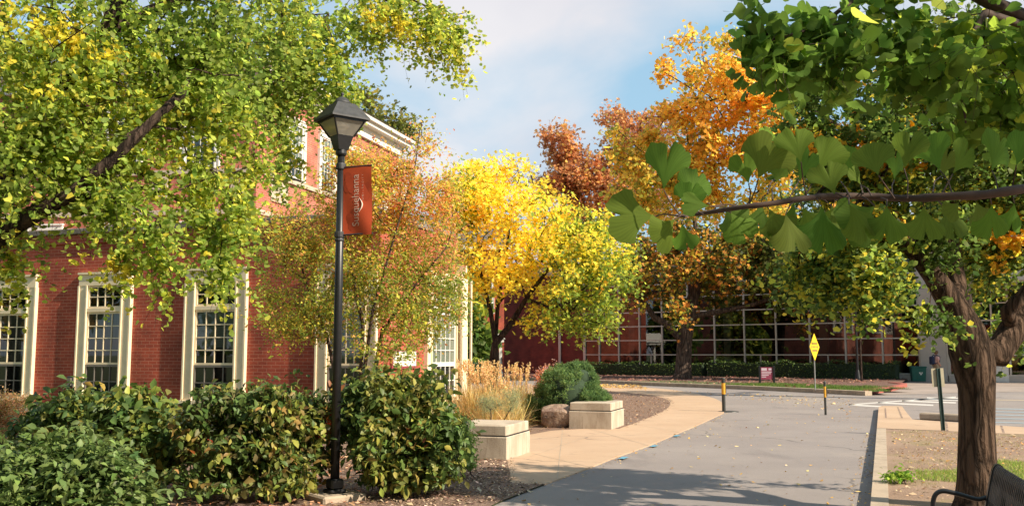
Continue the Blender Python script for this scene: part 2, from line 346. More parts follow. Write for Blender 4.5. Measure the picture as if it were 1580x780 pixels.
def text_mesh(name, s, size, m, parent, mtx, ext=0.001, shear=0, space=1.0):
    cu = bpy.data.curves.new(name, 'FONT'); cu.body = s; cu.size = size; cu.extrude = ext; cu.align_x = 'CENTER'; cu.align_y = 'CENTER'; cu.space_character = space
    t = bpy.data.objects.new(name+'_tmp', cu); COL.objects.link(t)
    dg = bpy.context.evaluated_depsgraph_get(); dg.update()
    me = bpy.data.meshes.new_from_object(t.evaluated_get(dg)); bpy.data.objects.remove(t); bpy.data.curves.remove(cu)
    me.transform(mtx); me.materials.clear(); me.materials.append(m)
    o = bpy.data.objects.new(name, me); COL.objects.link(o); o.parent = parent
    return o

# ------------------------------------------------------------------ leaves
def norm(a): return a/np.maximum(np.linalg.norm(a, axis=-1, keepdims=True), 1e-9)
T_GINKGO = (np.array([[0,0,0],[-.62,.42,.10],[-.42,.80,.02],[-.07,.82,-.06],[.07,.82,-.06],[.42,.80,.02],[.62,.42,.10]]),
            [(0,2,1),(0,3,2),(0,5,4),(0,6,5),(0,4,3)])
T_GINKGO_HI = (np.array([[0,0,0],[-.60,.36,.10],[-.58,.58,.07],[-.40,.76,.0],[-.20,.86,-.05],[-.06,.84,-.07],[0,.60,-.03],[.06,.84,-.07],[.20,.86,-.05],[.40,.76,.0],[.58,.58,.07],[.60,.36,.10],[-.012,-.5,.05],[.012,-.5,.05]]),
            [(0,i+1,i) for i in range(1,11)]+[(0,12,13)])
T_GINKGO_LO = (np.array([[0,0,0],[-.6,.50,.08],[-.28,.88,-.02],[.28,.88,-.02],[.6,.50,.08]]), [(0,2,1),(0,3,2),(0,4,3)])
T_OVATE = (np.array([[0,0,0],[-.27,.42,.09],[0,1,-.16],[.27,.42,.09],[0,.5,.0],[-.2,.75,.0],[.2,.75,.0]]),
           [(0,4,1),(0,3,4),(1,4,5),(4,2,5),(3,6,4),(4,6,2)])
T_SMALL = (np.array([[0,0,0],[-.3,.5,.06],[0,1,-.05],[.3,.5,.06]]), [(0,2,1),(0,3,2)])
T_LOBED = (np.array([[0,0,0],[-.42,.25,.05],[-.16,.45,0],[-.5,.72,.05],[-.12,.74,0],[0,1.05,-.1],[.12,.74,0],[.5,.72,.05],[.16,.45,0],[.42,.25,.05]]),
           [(0,2,1),(0,8,2),(0,9,8),(2,4,3),(2,8,6,4),(4,6,5),(8,7,6)])
T_NEEDLE = (np.array([[-.07,0,0],[.07,0,0],[0,1,0]]), [(0,1,2)])
T_BLADE = (np.array([[-.02,0,0],[.02,0,0],[.018,.4,.03],[-.018,.4,.03],[.012,.75,.09],[-.012,.75,.09],[0,1,.2]]), [(0,1,2,3),(3,2,4,5),(5,4,6)])
def leaf_mesh(name, pos, size, cols, m, parent=None, tpl=T_OVATE, dirs=None, nrm=None, upbias=0.6, droop=0.3):
    n = len(pos); V0, F0 = tpl
    if nrm is None: nrm = norm(rng.normal(size=(n,3)) + np.array([0,0,upbias*1.5]))
    else: nrm = norm(nrm)
    if dirs is None: dirs = rng.normal(size=(n,3)) + np.array([0,0,-droop*1.6])
    d = dirs - nrm*np.sum(dirs*nrm, axis=1, keepdims=True); d = norm(d)
    x = np.cross(d, nrm)
    size = np.broadcast_to(np.asarray(size, float), (n,))
    k = len(V0)
    V = pos[:,None,:] + size[:,None,None]*(V0[None,:,0,None]*x[:,None,:] + V0[None,:,1,None]*d[:,None,:] + V0[None,:,2,None]*nrm[:,None,:])
    V = V.reshape(-1,3)
    base = (np.arange(n)*k)[:,None]
    loops = []; starts = []; totals = []
    fl = np.concatenate([np.array(f) for f in F0]); ft = np.array([len(f) for f in F0])
    L = (base + fl[None,:]).reshape(-1); totals = np.tile(ft, n); starts = np.concatenate([[0], np.cumsum(totals)[:-1]])
    me = bpy.data.meshes.new(name)
    me.vertices.add(len(V)); me.vertices.foreach_set('co', V.astype(np.float32).ravel())
    me.loops.add(len(L)); me.loops.foreach_set('vertex_index', L.astype(np.int32))
    me.polygons.add(len(totals)); me.polygons.foreach_set('loop_start', starts.astype(np.int32)); me.polygons.foreach_set('loop_total', totals.astype(np.int32))
    me.update(calc_edges=True)
    ca = me.attributes.new('Col', 'FLOAT_COLOR', 'POINT')
    c4 = np.ones((n,k,4), np.float32); c4[:,:,:3] = cols[:,None,:]
    ca.data.foreach_set('color', c4.ravel())
    me.materials.append(m)
    o = bpy.data.objects.new(name, me); COL.objects.link(o)
    if parent: o.parent = parent
    return o
def pal(n, colors, weights=None, var=0.22):
    C = np.array(colors); i = rng.choice(len(C), size=n, p=None if weights is None else np.array(weights)/sum(weights))
    return C[i]*np.exp(rng.normal(scale=var, size=(n,1)))*(1+rng.normal(scale=0.05, size=(n,3)))

# ------------------------------------------------------------------ trees: limbs grow towards crown points, leaves sit on the twigs
def vol_points(vols, spacing_jit=1.0):
    P = []; tagid = []
    for i, (c, r, n) in enumerate(vols):
        c = np.array(c); r = np.array(r)
        q = norm(rng.normal(size=(n,3)))*(rng.random((n,1))**(1/2.4))
        P.append(c + q*r); tagid += [i]*n
    return np.concatenate(P), np.array(tagid)
def grow(root_nodes, targets, seg=0.5, wander=0.08):
    """root_nodes: list of (pos, parent index, fixed radius); returns nodes, parents, is_tip"""
    pos = [np.array(p, float) for p, _, _ in root_nodes]; par = [q for _, q, _ in root_nodes]; fix = [r for _, _, r in root_nodes]; depth = []
    for i, q in enumerate(par): depth.append(0 if q < 0 else depth[q] + np.linalg.norm(pos[i]-pos[q]))
    T = np.array(targets); R0 = np.array(pos)
    d0 = np.min(np.linalg.norm(T[:,None,:]-R0[None], axis=2), axis=1); order = np.argsort(d0)
    A = np.zeros((len(pos)+len(T)*12, 3)); A[:len(pos)] = R0; D = np.zeros(len(A)); D[:len(pos)] = depth; n = len(pos)
    tips = []
    for ti in order:
        t = T[ti]; dist = np.linalg.norm(A[:n]-t, axis=1)
        # prefer parents lower than the target unless very close
        cost = dist + 0.12*D[:n]
        j = int(np.argmin(cost)); L = dist[j]; k = max(1, min(10, int(L/seg+0.5)))
        p0 = A[j].copy(); prev = j
        for s in range(1, k+1):
            f = s/k; q = p0 + (t-p0)*f
            if s < k: q = q + rng.normal(scale=wander*L*0.5, size=3)*(1-abs(2*f-1)*0.5) + np.array([0,0,0.10*L*math.sin(math.pi*f)])
            A[n] = q; D[n] = D[prev] + np.linalg.norm(q-A[prev]); par.append(prev); fix.append(None); prev = n; n += 1
            if n >= len(A)-12:
                A = np.concatenate([A, np.zeros((2000,3))]); D = np.concatenate([D, np.zeros(2000)])
        tips.append(prev)
    return A[:n], par, fix, tips
def branch_mesh(mb, A, par, fix, r_tip=0.008, power=0.5, rmax=1.0, n_big=10):
    n = len(A); cnt = np.zeros(n); kids = [[] for _ in range(n)]
    for i in range(n-1, -1, -1):
        if cnt[i] == 0: cnt[i] = 1
        if par[i] >= 0: cnt[par[i]] += cnt[i]; kids[par[i]].append(i)
    rad = np.array([fix[i] if fix[i] else min(rmax, r_tip*cnt[i]**power) for i in range(n)])
    for i in range(n):
        if fix[i] is None and par[i] >= 0: rad[i] = min(rad[i], rad[par[i]]*0.92)
    done = set()
    for i in range(n):
        start = (par[i] < 0) or (max(kids[par[i]], key=lambda k: (fix[k] is not None, cnt[k])) != i)
        if not start: continue
        ch = [i]; 
        while kids[ch[-1]]: ch.append(max(kids[ch[-1]], key=lambda k: (fix[k] is not None, cnt[k])))
        if par[i] >= 0:
            pts = [A[par[i]]] + [A[j] for j in ch]; rr = [rad[i]*1.0] + [rad[j] for j in ch]
        else: pts = [A[j] for j in ch]; rr = [rad[j] for j in ch]
        if len(pts) < 2: continue
        rr = list(rr); rr[-1] *= 0.6
        big = max(rr)
        mb.tube(pts, rr, n_big if big > 0.05 else (5 if big > 0.015 else 3), cap=False)
    return rad
def leaves_on_tips(A, tips, twigs, per, length, spread=0.03, hang=0.3, sizevar=0.25):
    """returns leaf positions, twig dirs; twigs start at every tip"""
    nt = len(tips); base = np.repeat(A[tips], twigs, axis=0)
    d = norm(rng.normal(size=(nt*twigs,3)) + np.array([0,0,-hang*2]))
    Ls = length*(0.5+rng.random((nt*twigs,1)))
    t = rng.random((nt*twigs, per, 1))**0.8
    sag = np.array([0,0,-1.0])*hang*0.5
    P = base[:,None,:] + d[:,None,:]*Ls[:,None,:]*t + sag*(Ls[:,None,:]*t**2) + rng.normal(scale=spread, size=(nt*twigs, per, 3))
    return P.reshape(-1,3), np.repeat(np.arange(nt), twigs*per), base, base + d*Ls + sag*Ls
def twig_tubes(mb, a, b, r=0.003, keep=1.0):
    for p, q in zip(a, b):
        if random.random() > keep: continue
        m_ = (np.array(p)+np.array(q))/2 + np.random.default_rng(int(abs(p[0])*1e4) % 9999).normal(scale=0.02, size=3)
        mb.tube([p, m_, q], [r, r*0.8, r*0.4], 3, cap=False)
def make_tree(name, roots, vols, colfn, leafm, tpl, size, twigs, per, length, barkm, label, cat, group=None, seg=0.5,
              r_tip=0.008, power=0.5, spread=0.03, hang=0.3, upbias=0.6, droop=0.3, twigkeep=0.5, loc=None, rmax=0.4, n_big=10, wander=0.08):
    loc = Vector(loc if loc is not None else roots[0][0]); root = empty(name, loc, 0, label, cat, group)
    P, ids = vol_points(vols)
    A, par, fix, tips = grow(roots, P, seg, wander)
    mb = MB(); branch_mesh(mb, A, par, fix, r_tip, power, rmax, n_big)
    LP, li, ta, tb = leaves_on_tips(A, tips, twigs, per, length, spread, hang)
    twig_tubes(mb, ta, tb, r_tip*0.45, twigkeep)
    l = np.array(loc)
    mb.v = [(v[0]-l[0], v[1]-l[1], v[2]-l[2]) for v in mb.v]
    tr = mb.build('trunk', barkm, root, smooth=True)
    sz = size*np.exp(rng.normal(scale=0.22, size=len(LP)))
    keep = LP[:,2] > 0.15
    LP, sz = LP[keep], sz[keep]
    cols = colfn(LP)
    leaf_mesh('crown', LP-l, sz, cols, leafm, root, tpl, upbias=upbias, droop=droop)
    return root
def blotch(P, scale, seed=0):
    """smooth pseudo-random field in 0..1 over positions"""
    r = np.random.default_rng(seed); s = np.zeros(len(P))
    for k in range(7):
        w = r.normal(size=3)*scale*(0.6+0.35*k); s += np.sin(P@w + r.random()*6.28)/(1+0.35*k)
    return 1/(1+np.exp(-1.5*s))
def mixcol(P, A_, B_, f, var=0.2):
    n = len(P); pick = rng.random(n) < f
    a = pal(n, A_, var=var); b = pal(n, B_, var=var); return np.clip(np.where(pick[:,None], b, a), 0.003, 0.9)

# ------------------------------------------------------------------ ground, road, path
def sheet(name, pts, z, m, kind='structure', parent=None, thick=0.0):
    mb = MB(); pts = [(p[0], p[1]) for p in pts]
    a = sum(pts[i][0]*pts[(i+1) % len(pts)][1]-pts[(i+1) % len(pts)][0]*pts[i][1] for i in range(len(pts)))
    if a < 0: pts = pts[::-1]
    if thick: mb.prism(pts, z-thick, z)
    else: mb.add([(p[0], p[1], z) for p in pts], [tuple(range(len(pts)))])
    o = mb.build(name, m, parent)
    if kind: o['kind'] = kind
    return o
def smooth_line(pts, n=6):
    """Catmull-Rom through the points"""
    P = [Vector((p[0], p[1], 0)) for p in pts]; out = []
    for i in range(len(P)-1):
        a, b, c, d = P[max(i-1, 0)], P[i], P[i+1], P[min(i+2, len(P)-1)]
        for k in range(n):
            t = k/n
            out.append(0.5*((2*b)+(-a+c)*t+(2*a-5*b+4*c-d)*t*t+(-a+3*b-3*c+d)*t**3))
    out.append(P[-1]); return [(p.x, p.y) for p in out]
def g2(px, py, z=0.0): p = G(px, py, z); return (p.x, p.y)

sheet('ground', [(-700,-700),(700,-700),(700,900),(-700,900)], -0.03, M['lawn'])
sheet('road', [(-30,-12),(60,-12),(60,70),(-30,70)], 0.0, M['asphalt'])
road_edge = smooth_line([g2(1117,637), g2(1085,652), g2(1050,667), g2(1000,688), g2(950,706), g2(900,726), g2(840,748)])
inner = [g2(790,747), g2(782,707), g2(812,700), g2(812,672), g2(850,665), g2(896,662), g2(955,662)]
inner2 = smooth_line([g2(955,662), g2(990,649), g2(1020,636), g2(1034,625), g2(1028,616), g2(1000,609), g2(960,605), g2(920,603)])
outer = smooth_line([g2(600,594), g2(700,593.5), g2(800,594), g2(920,595.5), g2(1000,598), g2(1050,603), g2(1085,610), g2(1108,617), g2(1117,626), g2(1117,637)])
walk_poly = road_edge + inner + inner2[1:] + [g2(800,602.5), g2(600,602)] + outer[:-1]
sheet('sidewalk', walk_poly, 0.016, M['walk'], thick=0.03)
# joints scored across the path
mbj = MB()
for (a, b) in ((g2(905,661),g2(1000,688)), (g2(820,700),g2(912,722)), (g2(868,664),g2(860,740)), (g2(980,655),g2(1050,668)), (g2(1032,626),g2(1117,632)), (g2(1010,610),g2(1075,607)), (g2(818,705),g2(940,663))):
    a = Vector((a[0], a[1], 0)); b = Vector((b[0], b[1], 0)); d = (b-a).normalized(); w = Vector((-d.y, d.x, 0))*0.006
    mbj.add([(v.x, v.y, 0.0185) for v in (a-w, b-w, b+w, a+w)], [(0,1,2,3)])
jo = mbj.build('path_joint', M['kerb']); jo['kind'] = 'structure'
# planting beds and the lawn to the left of the road
left_lawn = [g2(600,602), g2(800,602.5), g2(920,603)] + inner2[::-1][1:] + inner[::-1] + [g2(840,748), g2(770,776), (-0.9,7.6), (-1.6,4), (-1.9,-12), (-30,-12), (-30,41)]
sheet('lawn', left_lawn, 0.008, M['lawn'])
bed1 = [g2(600,603), g2(800,603.5), g2(920,604)] + inner2[::-1][1:] + inner[::-1][:-1] + [g2(740,706), g2(700,690), g2(600,670)]
sheet('mulch_bed', bed1, 0.014, M['mulch'])
bed2 = [g2(782,707), g2(790,747), g2(840,748), g2(770,776), (-0.95,7.6), (-1.2,6.2), (-7.5,6.2), (-8.5,13), g2(350,680), g2(600,672), g2(740,706)]
sheet('shrub_bed', bed2, 0.020, M['mulch'])

# raised verge at the right with its kerb
kerb_l = [g2(1336,830), g2(1345,780), g2(1352,700), g2(1354,660), g2(1352,628)]
kerb_r = [g2(1382,830,0.11), g2(1379,780,0.11), g2(1366,700,0.11), g2(1365,660,0.11), g2(1366,628,0.11)]
p0, p1 = Vector((*kerb_l[1],0)), Vector((*kerb_l[3],0)); kd = (p1-p0).normalized(); kn = Vector((kd.y,-kd.x,0))
def K(t, w=0, z=0): p = p0 + kd*t + kn*w; return (p.x, p.y)
tl = (Vector((*g2(1355,631),0))-p0).dot(kd); tv = (Vector((*g2(1366,660,0.11),0))-p0).dot(kd)
verge = [K(-14,0.17), K(tv,0.17), g2(1580,669,0.11), (30, G(1580,672,0.11).y-2), (30,-12)]
sheet('verge', verge, 0.10, M['dirt'], thick=0.2)
mb = MB()
for k in range(9):
    a = -14 + k*(tv+14)/9; b = a + (tv+14)/9 - 0.012
    mb.prism([K(a,0),K(a,0.17),K(b,0.17),K(b,0)][::1], -0.02, 0.11)
kerbo = mb.build('kerb', M['kerb']); kerbo['kind'] = 'structure'
# tan footway beyond the verge, its nose running out into the crossing
vfar = [K(tv,0.0), K(tl-0.6,0.0), K(tl,0.12), K(tl+0.05,0.5), g2(1392,626,0.11), g2(1400,637,0.11), g2(1408,646,0.11), g2(1480,651,0.11), g2(1580,658,0.11), (30, G(1580,660,0.11).y-3.0), (30, G(1580,672,0.11).y-2), g2(1580,669,0.11)]
sheet('footway', vfar, 0.106, M['walk'], thick=0.2)
mb = MB()
for a, b in (((1385,627),(1392,644)), ((1368,645),(1404,645)), ((1366,629),(1367,644)), ((1460,650),(1462,664)), ((1545,656),(1549,667))):
    a = Vector(G(*a, 0.11)); b = Vector(G(*b, 0.11)); d = (b-a).normalized(); w = Vector((-d.y, d.x, 0))*0.018
    mb.add([(v.x, v.y, 0.1095) for v in (a-w, b-w, b+w, a+w)], [(0,1,2,3)])
mb.build('footway_joint', M['rock'])['kind'] = 'structure'
# wheel stop behind the footway
a = G(1418,647); b = G(1500,651.5); d = (b-a).normalized(); rz = math.atan2(d.y, d.x)
ws = MB().box(0, (b-a).length, 0, 0.32, 0, 0.17, bev=0.03).build('wheel_stop', M['kerb']); ws.location = a; ws.rotation_euler = (0,0,rz)
tag(ws, 'low concrete wheel stop lying behind the tan footway', 'wheel stop')
# crossing stripes and bay lines
mb = MB()
for (x0,y0,x1,y1,h) in ((1310,624.0,1368,627.5,1.0),(1355,621.0,1440,624.8,1.0),(1392,618.2,1475,621.0,1.0),(1410,615.5,1490,617.6,0.9),(1430,613.2,1500,614.6,0.8),(1310,624.0,1475,612.0,0.8)):
    a = G(x0,y0); b = G(x1,y1); 
    mb.add([(*g2(x0,y0-h),0.005),(*g2(x1,y1-h),0.005),(*g2(x1,y1+h),0.005),(*g2(x0,y0+h),0.005)][::-1], [(0,1,2,3)])
mb.build('crosswalk_paint', M['paint'])['kind'] = 'structure'
mb = MB()
for i, y in enumerate((629,633.5,638.5,644,650)):
    mb.add([(*g2(1490,y-0.5),0.005),(*g2(1700,y+4.2),0.005),(*g2(1700,y+5.6),0.005),(*g2(1490,y+0.6),0.005)][::-1], [(0,1,2,3)])
mb.build('bay_paint', M['paint_bluegrey'])['kind'] = 'structure'
mb = MB()
mb.add([(*g2(1490,615.4),0.005),(*g2(1750,618.4),0.005),(*g2(1750,620),0.005),(*g2(1490,616.6),0.005)][::-1], [(0,1,2,3)])
mb.build('pale_line', M['kerb'])['kind'] = 'structure'
mb = MB()
for px, py in ((1044,673),(1009,689),(962,707.5)):
    c = G(px, py); d = (Vector((*g2(1050,668),0))-Vector((*g2(950,706),0))).normalized(); w = Vector((-d.y,d.x,0))
    mb.add([(*(c+d*sx*0.14+w*sy*0.05)[:2], 0.0225 if False else 0.0205) for sx, sy in ((-1,-1),(1,-1),(1,1),(-1,1))], [(0,1,2,3)])
mb.build('blue_mark', M['paint_blue'])['kind'] = 'structure'
# far island: kerb, grass strip, leaf litter, plaza
kf = smooth_line([g2(700,593-9), g2(800,586), g2(924,591), g2(1000,594.5), g2(1100,598.5), g2(1180,602), g2(1260,606), g2(1335,610)])
kf = [p for p in kf]
mb = MB()
for i in range(len(kf)-1):
    a, b = Vector((*kf[i],0)), Vector((*kf[i+1],0)); d = (b-a).normalized(); n = Vector((-d.y,d.x,0))*0.35
    mb.prism([a[:2], b[:2], (b+n)[:2], (a+n)[:2]], -0.02, 0.17)
mb.build('far_kerb', M['kerb'])['kind'] = 'structure'
def off(line, k, zz=0):
    out = []
    for i, p in enumerate(line):
        a = Vector((*line[max(i-1,0)],0)); b = Vector((*line[min(i+1,len(line)-1)],0)); d = (b-a).normalized(); out.append((p[0]-d.y*k, p[1]+d.x*k))
    return out
k2 = off(kf, 0.33); k3 = off(kf, 3.8)
sheet('grass_island', k2[14:] + [g2(1375,603,0.15), g2(1330,595,0.15)] + k3[14:][::-1][3:], 0.15, M['lawn'])
sheet('leaf_litter_bed', k2[:16] + k3[15:-5] + [g2(1400,587.5), (26,58.5), (5.0,72), (-6,78)], 0.145, M['litter'])
redp = [g2(1335,609.5), g2(1375,603.5), g2(1400,596.5), g2(1385,594.5), g2(1370,594.5), g2(1392,596.8), g2(1368,602.3), g2(1330,606.5)]
sheet('brick_edging', redp, 0.175, M['red_edge'], thick=0.17)
plaza = [g2(1338,610), g2(1376,604), g2(1402,596.5), g2(1386,593), (20,56), (70,30), (70,24), g2(1580,604), g2(1470,606)]
sheet('plaza', plaza, 0.006, M['walk'] if False else mat_layers('plaza paving', (0.27,0.215,0.18), [((0.33,0.26,0.22),0.5,0.42,0.6,(1,1,1)), ((0.20,0.15,0.125),1.4,0.55,0.7,(1,1,1))], 0.9, 0.2, 30))

# ------------------------------------------------------------------ buildings
def plane_hit(px, py, O, d):
    """photo pixel -> (distance along the wall, height) on the upright wall through O with direction d"""
    r = ray(px, py); det = r.x*(-d.y) + d.x*r.y
    # t*r.x = O.x + s*d.x ; t*r.y = O.y + s*d.y
    t = (O.x*(-d.y) + d.x*O.y)/det; s = (r.x*O.y - r.y*O.x)/(-det) if False else ((t*r.x-O.x)*d.x + (t*r.y-O.y)*d.y)
    return s, CAMZ + t*r.z
FRONT = Matrix(((1,0,0,0),(0,-1,0,0),(0,0,1,0),(0,0,0,1)))
SIDE = Matrix(((0,1,0,0),(1,0,0,0),(0,0,1,0),(0,0,0,1)))
def window(parent, MX, u0, u1, z0, z1, trim, cols, sashes, inside, sash_in=0.05, sill=True, base=0.0, tm=None, bars=0.018, blind=None, lower_dark=None, smat=None):
    """sashes: list of (z bottom, z top, rows, material) ; u0..u1 is the outer width of the trim"""
    B = lambda mb, a0, a1, o0, o1, c0, c1, bev=0: mb.box(a0, a1, base+o0, base+o1, c0, c1, MX, bev)
    t = MB(); tm = tm or M['cream']
    B(t, u0, u0+trim, 0, 0.07, z0, z1-trim); B(t, u1-trim, u1, 0, 0.07, z0, z1-trim); B(t, u0, u1, 0, 0.08, z1-trim, z1)
    B(t, u0-0.02, u1+0.02, 0, 0.11, z1, z1+0.05); B(t, u0-0.02, u0+0.02, 0, 0.09, z0, z1-trim); B(t, u1-0.02, u1+0.02, 0, 0.09, z0, z1-trim)
    B(t, u0+trim-0.035, u0+trim, 0.07, 0.095, z0, z1-trim); B(t, u1-trim, u1-trim+0.035, 0.07, 0.095, z0, z1-trim)
    if sill: B(t, u0-0.04, u1+0.04, 0, 0.14, z0-0.08, z0)
    w = t.build('window', tm, parent)
    g0, g1 = u0+trim, u1-trim
    d = MB(); B(d, g0, g1, 0.002, 0.006, z0, z1-trim); d.build('interior', inside, w)
    for (a, b, rows, m) in sashes:
        s = MB(); fr = 0.045
        B(s, g0, g0+fr, 0.012, 0.05, a, b); B(s, g1-fr, g1, 0.012, 0.05, a, b); B(s, g0+fr, g1-fr, 0.012, 0.05, a, a+fr); B(s, g0+fr, g1-fr, 0.012, 0.05, b-fr, b)
        for k in range(1, cols):
            x = g0+fr + (g1-g0-2*fr)*k/cols; B(s, x-bars/2, x+bars/2, 0.02, 0.045, a+fr, b-fr)
        for k in range(1, rows):
            z = a+fr+(b-a-2*fr)*k/rows; B(s, g0+fr, g1-fr, 0.021, 0.044, z-bars/2, z+bars/2)
        s.build('sash', m, w)
        p = MB(); pv = [MX @ Vector(q) for q in ((g0+fr,base+0.028,a+fr),(g1-fr,base+0.028,a+fr),(g1-fr,base+0.028,b-fr),(g0+fr,base+0.028,b-fr))]
        out_ = (MX.to_3x3() @ Vector((0,1,0))); nn = (pv[1]-pv[0]).cross(pv[2]-pv[1])
        p.add(pv, [(0,1,2,3) if nn.dot(out_) > 0 else (3,2,1,0)]); p.build('pane', M['glass'], w)
    if blind:
        bl = MB(); B(bl, g0+0.03, g1-0.03, 0.009, 0.011, blind[0], blind[1]); bl.build('blind', blind[2], w)
    return w
# --- low brick wing at the left
C = at(585, 500, 18.6); dF = Vector((0.94,-0.342,0)).normalized(); dS = Vector((0.342,0.94,0)).normalized(); O = Vector((C.x, C.y, 0))
wing = empty('brick_wing', O, math.atan2(dF.y, dF.x), 'low red brick wing with tall cream sash windows behind the shrubs', 'building')
H = 4.42; SL = 3.75
mb = MB().box(-17, 0, 0, SL, 0, H-0.35).box(-17, -3, SL, 8, 0, H-0.36); mb.build('wall', M['brick'], wing)
mb = MB().box(-17.05, 0.05, -0.05, SL+0.05, H-0.35, H-0.13, bev=0.01); mb.build('parapet', M['brick'], wing)
mb = MB().box(-17.1, 0.10, -0.10, SL+0.1, H-0.13, H, bev=0.015); mb.build('coping', M['coping'], wing)
mb = MB().box(-16.9, -0.1, 0.1, 7.9, H-0.3, H-0.2); 
mb = MB().box(-17.03, 0.03, -0.03, -0.0, 0, 0.45).box(0.0, 0.03, 0, SL+0.03, 0, 0.45); mb.build('plinth', M['limestone'], wing)
def wu(px): return plane_hit(px, 500, O, dF)[0]
tr = 0.25
Z = dict(top=3.36, mid=2.56, low=1.36, sill=0.62)
for i, (a, b) in enumerate(((-24,56),(123,203),(288,381),(491,582))):
    ua, ub = wu(a), wu(b)
    sash = [(Z['mid']+0.04, Z['top']-tr, 2, M['white'] if i == 9 else M['cream']), (Z['low'], Z['mid']-0.04, 4, M['cream']), (Z['sill'], Z['low']-0.002, 2, M['grey_sash'])]
    bl = {0: (1.4, 2.5, M['curtain']), 1: (1.4, 2.5, M['curtain']), 2: (1.72, 2.5, M['blind']), 3: (1.5, 2.5, M['blind'])}[i]
    w = window(wing, FRONT, ua, ub, Z['sill'], Z['top'], tr, 4, sash, M['dark_room'], blind=bl, bars=0.022)
    mb = MB().box(ua+tr, ub-tr, 0.0, 0.075, Z['mid']-0.04, Z['mid']+0.04, FRONT); mb.build('transom', M['cream'], w)
# small wall boxes between the first two windows
u, z = plane_hit(113, 588, O, dF); f = MB().box(u-0.09, u+0.09, 0, 0.10, z-0.12, z+0.12, FRONT, 0.01)
fx = f.build('wall_box', M['black_worn'], wing); MB().box(u-0.05, u+0.05, 0.1, 0.13, z-0.08, z+0.08, FRONT).build('cover', M['grey_sash'], fx)
u, z = plane_hit(131, 590, O, dF); MB().lathe((0,0,0), [(0.05,0),(0.06,0.05),(0.03,0.09)], 10).build('round_vent', M['black_worn'], wing).matrix_local = Matrix.Translation((u, 0, z)) @ Matrix.Rotation(math.pi/2, 4, 'X')
# side window, corner pilaster, sign
def su(px): return plane_hit(px, 500, O, dS)[0]
window(wing, SIDE, su(655), su(706), 0.62, 3.36, 0.24, 5, [(2.6,3.12,2,M['white']),(1.36,2.52,4,M['white']),(0.62,1.358,2,M['white'])], M['dark_room'], blind=(1.4,2.5,M['blind']))
mb = MB(); a, b = su(707), SL+0.04
mb.box(a, b, 0, 0.16, 0, 3.5, SIDE).box(a+0.08, b-0.08, 0.16, 0.21, 0.3, 3.35, SIDE).box(a-0.04, b+0.04, 0, 0.24, 3.5, 3.66, SIDE).box(a+0.2, a+0.26, 0.21, 0.25, 0.3, 3.35, SIDE)
mb.box(a, b, 0, 0.28, 0, 0.26, SIDE)
mb.build('pilaster', M['cream'], wing)
sa, sb = su(602), su(640)
z1 = plane_hit(620, 539, O, dS)[1]; z0 = plane_hit(620, 568, O, dS)[1]
sg = empty('wall_sign', (0,0,0), 0, 'white name sign in a maroon frame on the sunlit side of the brick wing', 'sign')
sg.matrix_world = Matrix.Translation(O) @ Matrix.Rotation(math.atan2(dS.y, dS.x), 4, 'Z') @ Matrix.Translation((sa, -0.002, z0))
w_, h_ = sb-sa, z1-z0
MB().box(0, w_, -0.05, 0, 0, h_).build('frame', M['sign_frame'], sg)
MB().box(0.06, w_-0.035, -0.056, -0.045, 0.05, h_-0.035).build('panel', M['sign_white'], sg)
text_mesh('lettering', 'BOGAR HALL', 0.105, M['sign_text'], sg, Matrix.Translation((w_*0.54, -0.0585, h_*0.50)) @ Matrix.Rotation(math.pi/2, 4, 'X'))

# --- tall brick building behind it
Yc = 27.7; Ct = at(395, 300, Yc); Ot = Vector((Ct.x, Ct.y, 0)); dS2 = Vector((0.28,0.96,0)).normalized(); dF2 = Vector((dS2.y,-dS2.x,0))
tall = empty('tall_brick_hall', Ot, math.atan2(dF2.y, dF2.x), 'tall salmon brick hall with white cornice behind the low wing', 'building')
HT = 10.4; LT = 10.6
# the front is turned a little towards the camera, so the footprint is a slightly skewed box
ang = R(8); fx_, fy_ = -math.cos(ang)*24, -math.sin(ang)*24*(-1)*(-1)
foot = [(0,0),(0,LT),(-24,LT),(-24,-3.4)]
MB().prism([(p[0],p[1]) for p in foot], 0, HT-0.75).build('wall', M['brick_up'], tall)
def ring(exp, z0, z1, name, m):
    f = [(exp,-exp),(exp,LT+exp),(-24-exp,LT+exp),(-24-exp,-3.4-exp)]
    return MB().prism(f, z0, z1).build(name, m, tall)
ring(0.12, HT-0.75, HT-0.35, 'frieze', M['white']); ring(0.42, HT-0.35, HT-0.2, 'cornice', M['white']); ring(0.55, HT-0.2, HT-0.05, 'cornice', M['white'])
ring(0.06, 6.98, 7.12, 'belt_course', M['limestone']); ring(0.05, 5.75, 5.9, 'belt_course', M['limestone'])
e = 0.6; f = [(e,-e),(e,LT+e),(-24-e,LT+e),(-24-e,-3.4-e)]; rf = MB(); mid = [(-4,3.2),(-4,LT-4),(-20,LT-4),(-20,1)]
rf.v = [(p[0],p[1],HT-0.05) for p in f] + [(p[0],p[1],HT+1.3) for p in mid]; rf.f = [(3,2,1,0),(4,5,6,7)] + [(i,(i+1)%4,4+(i+1)%4,4+i) for i in range(4)]
rf.build('roof', M['roof'], tall)
def tu(px): return plane_hit(px, 300, Ot, dS2)[0]
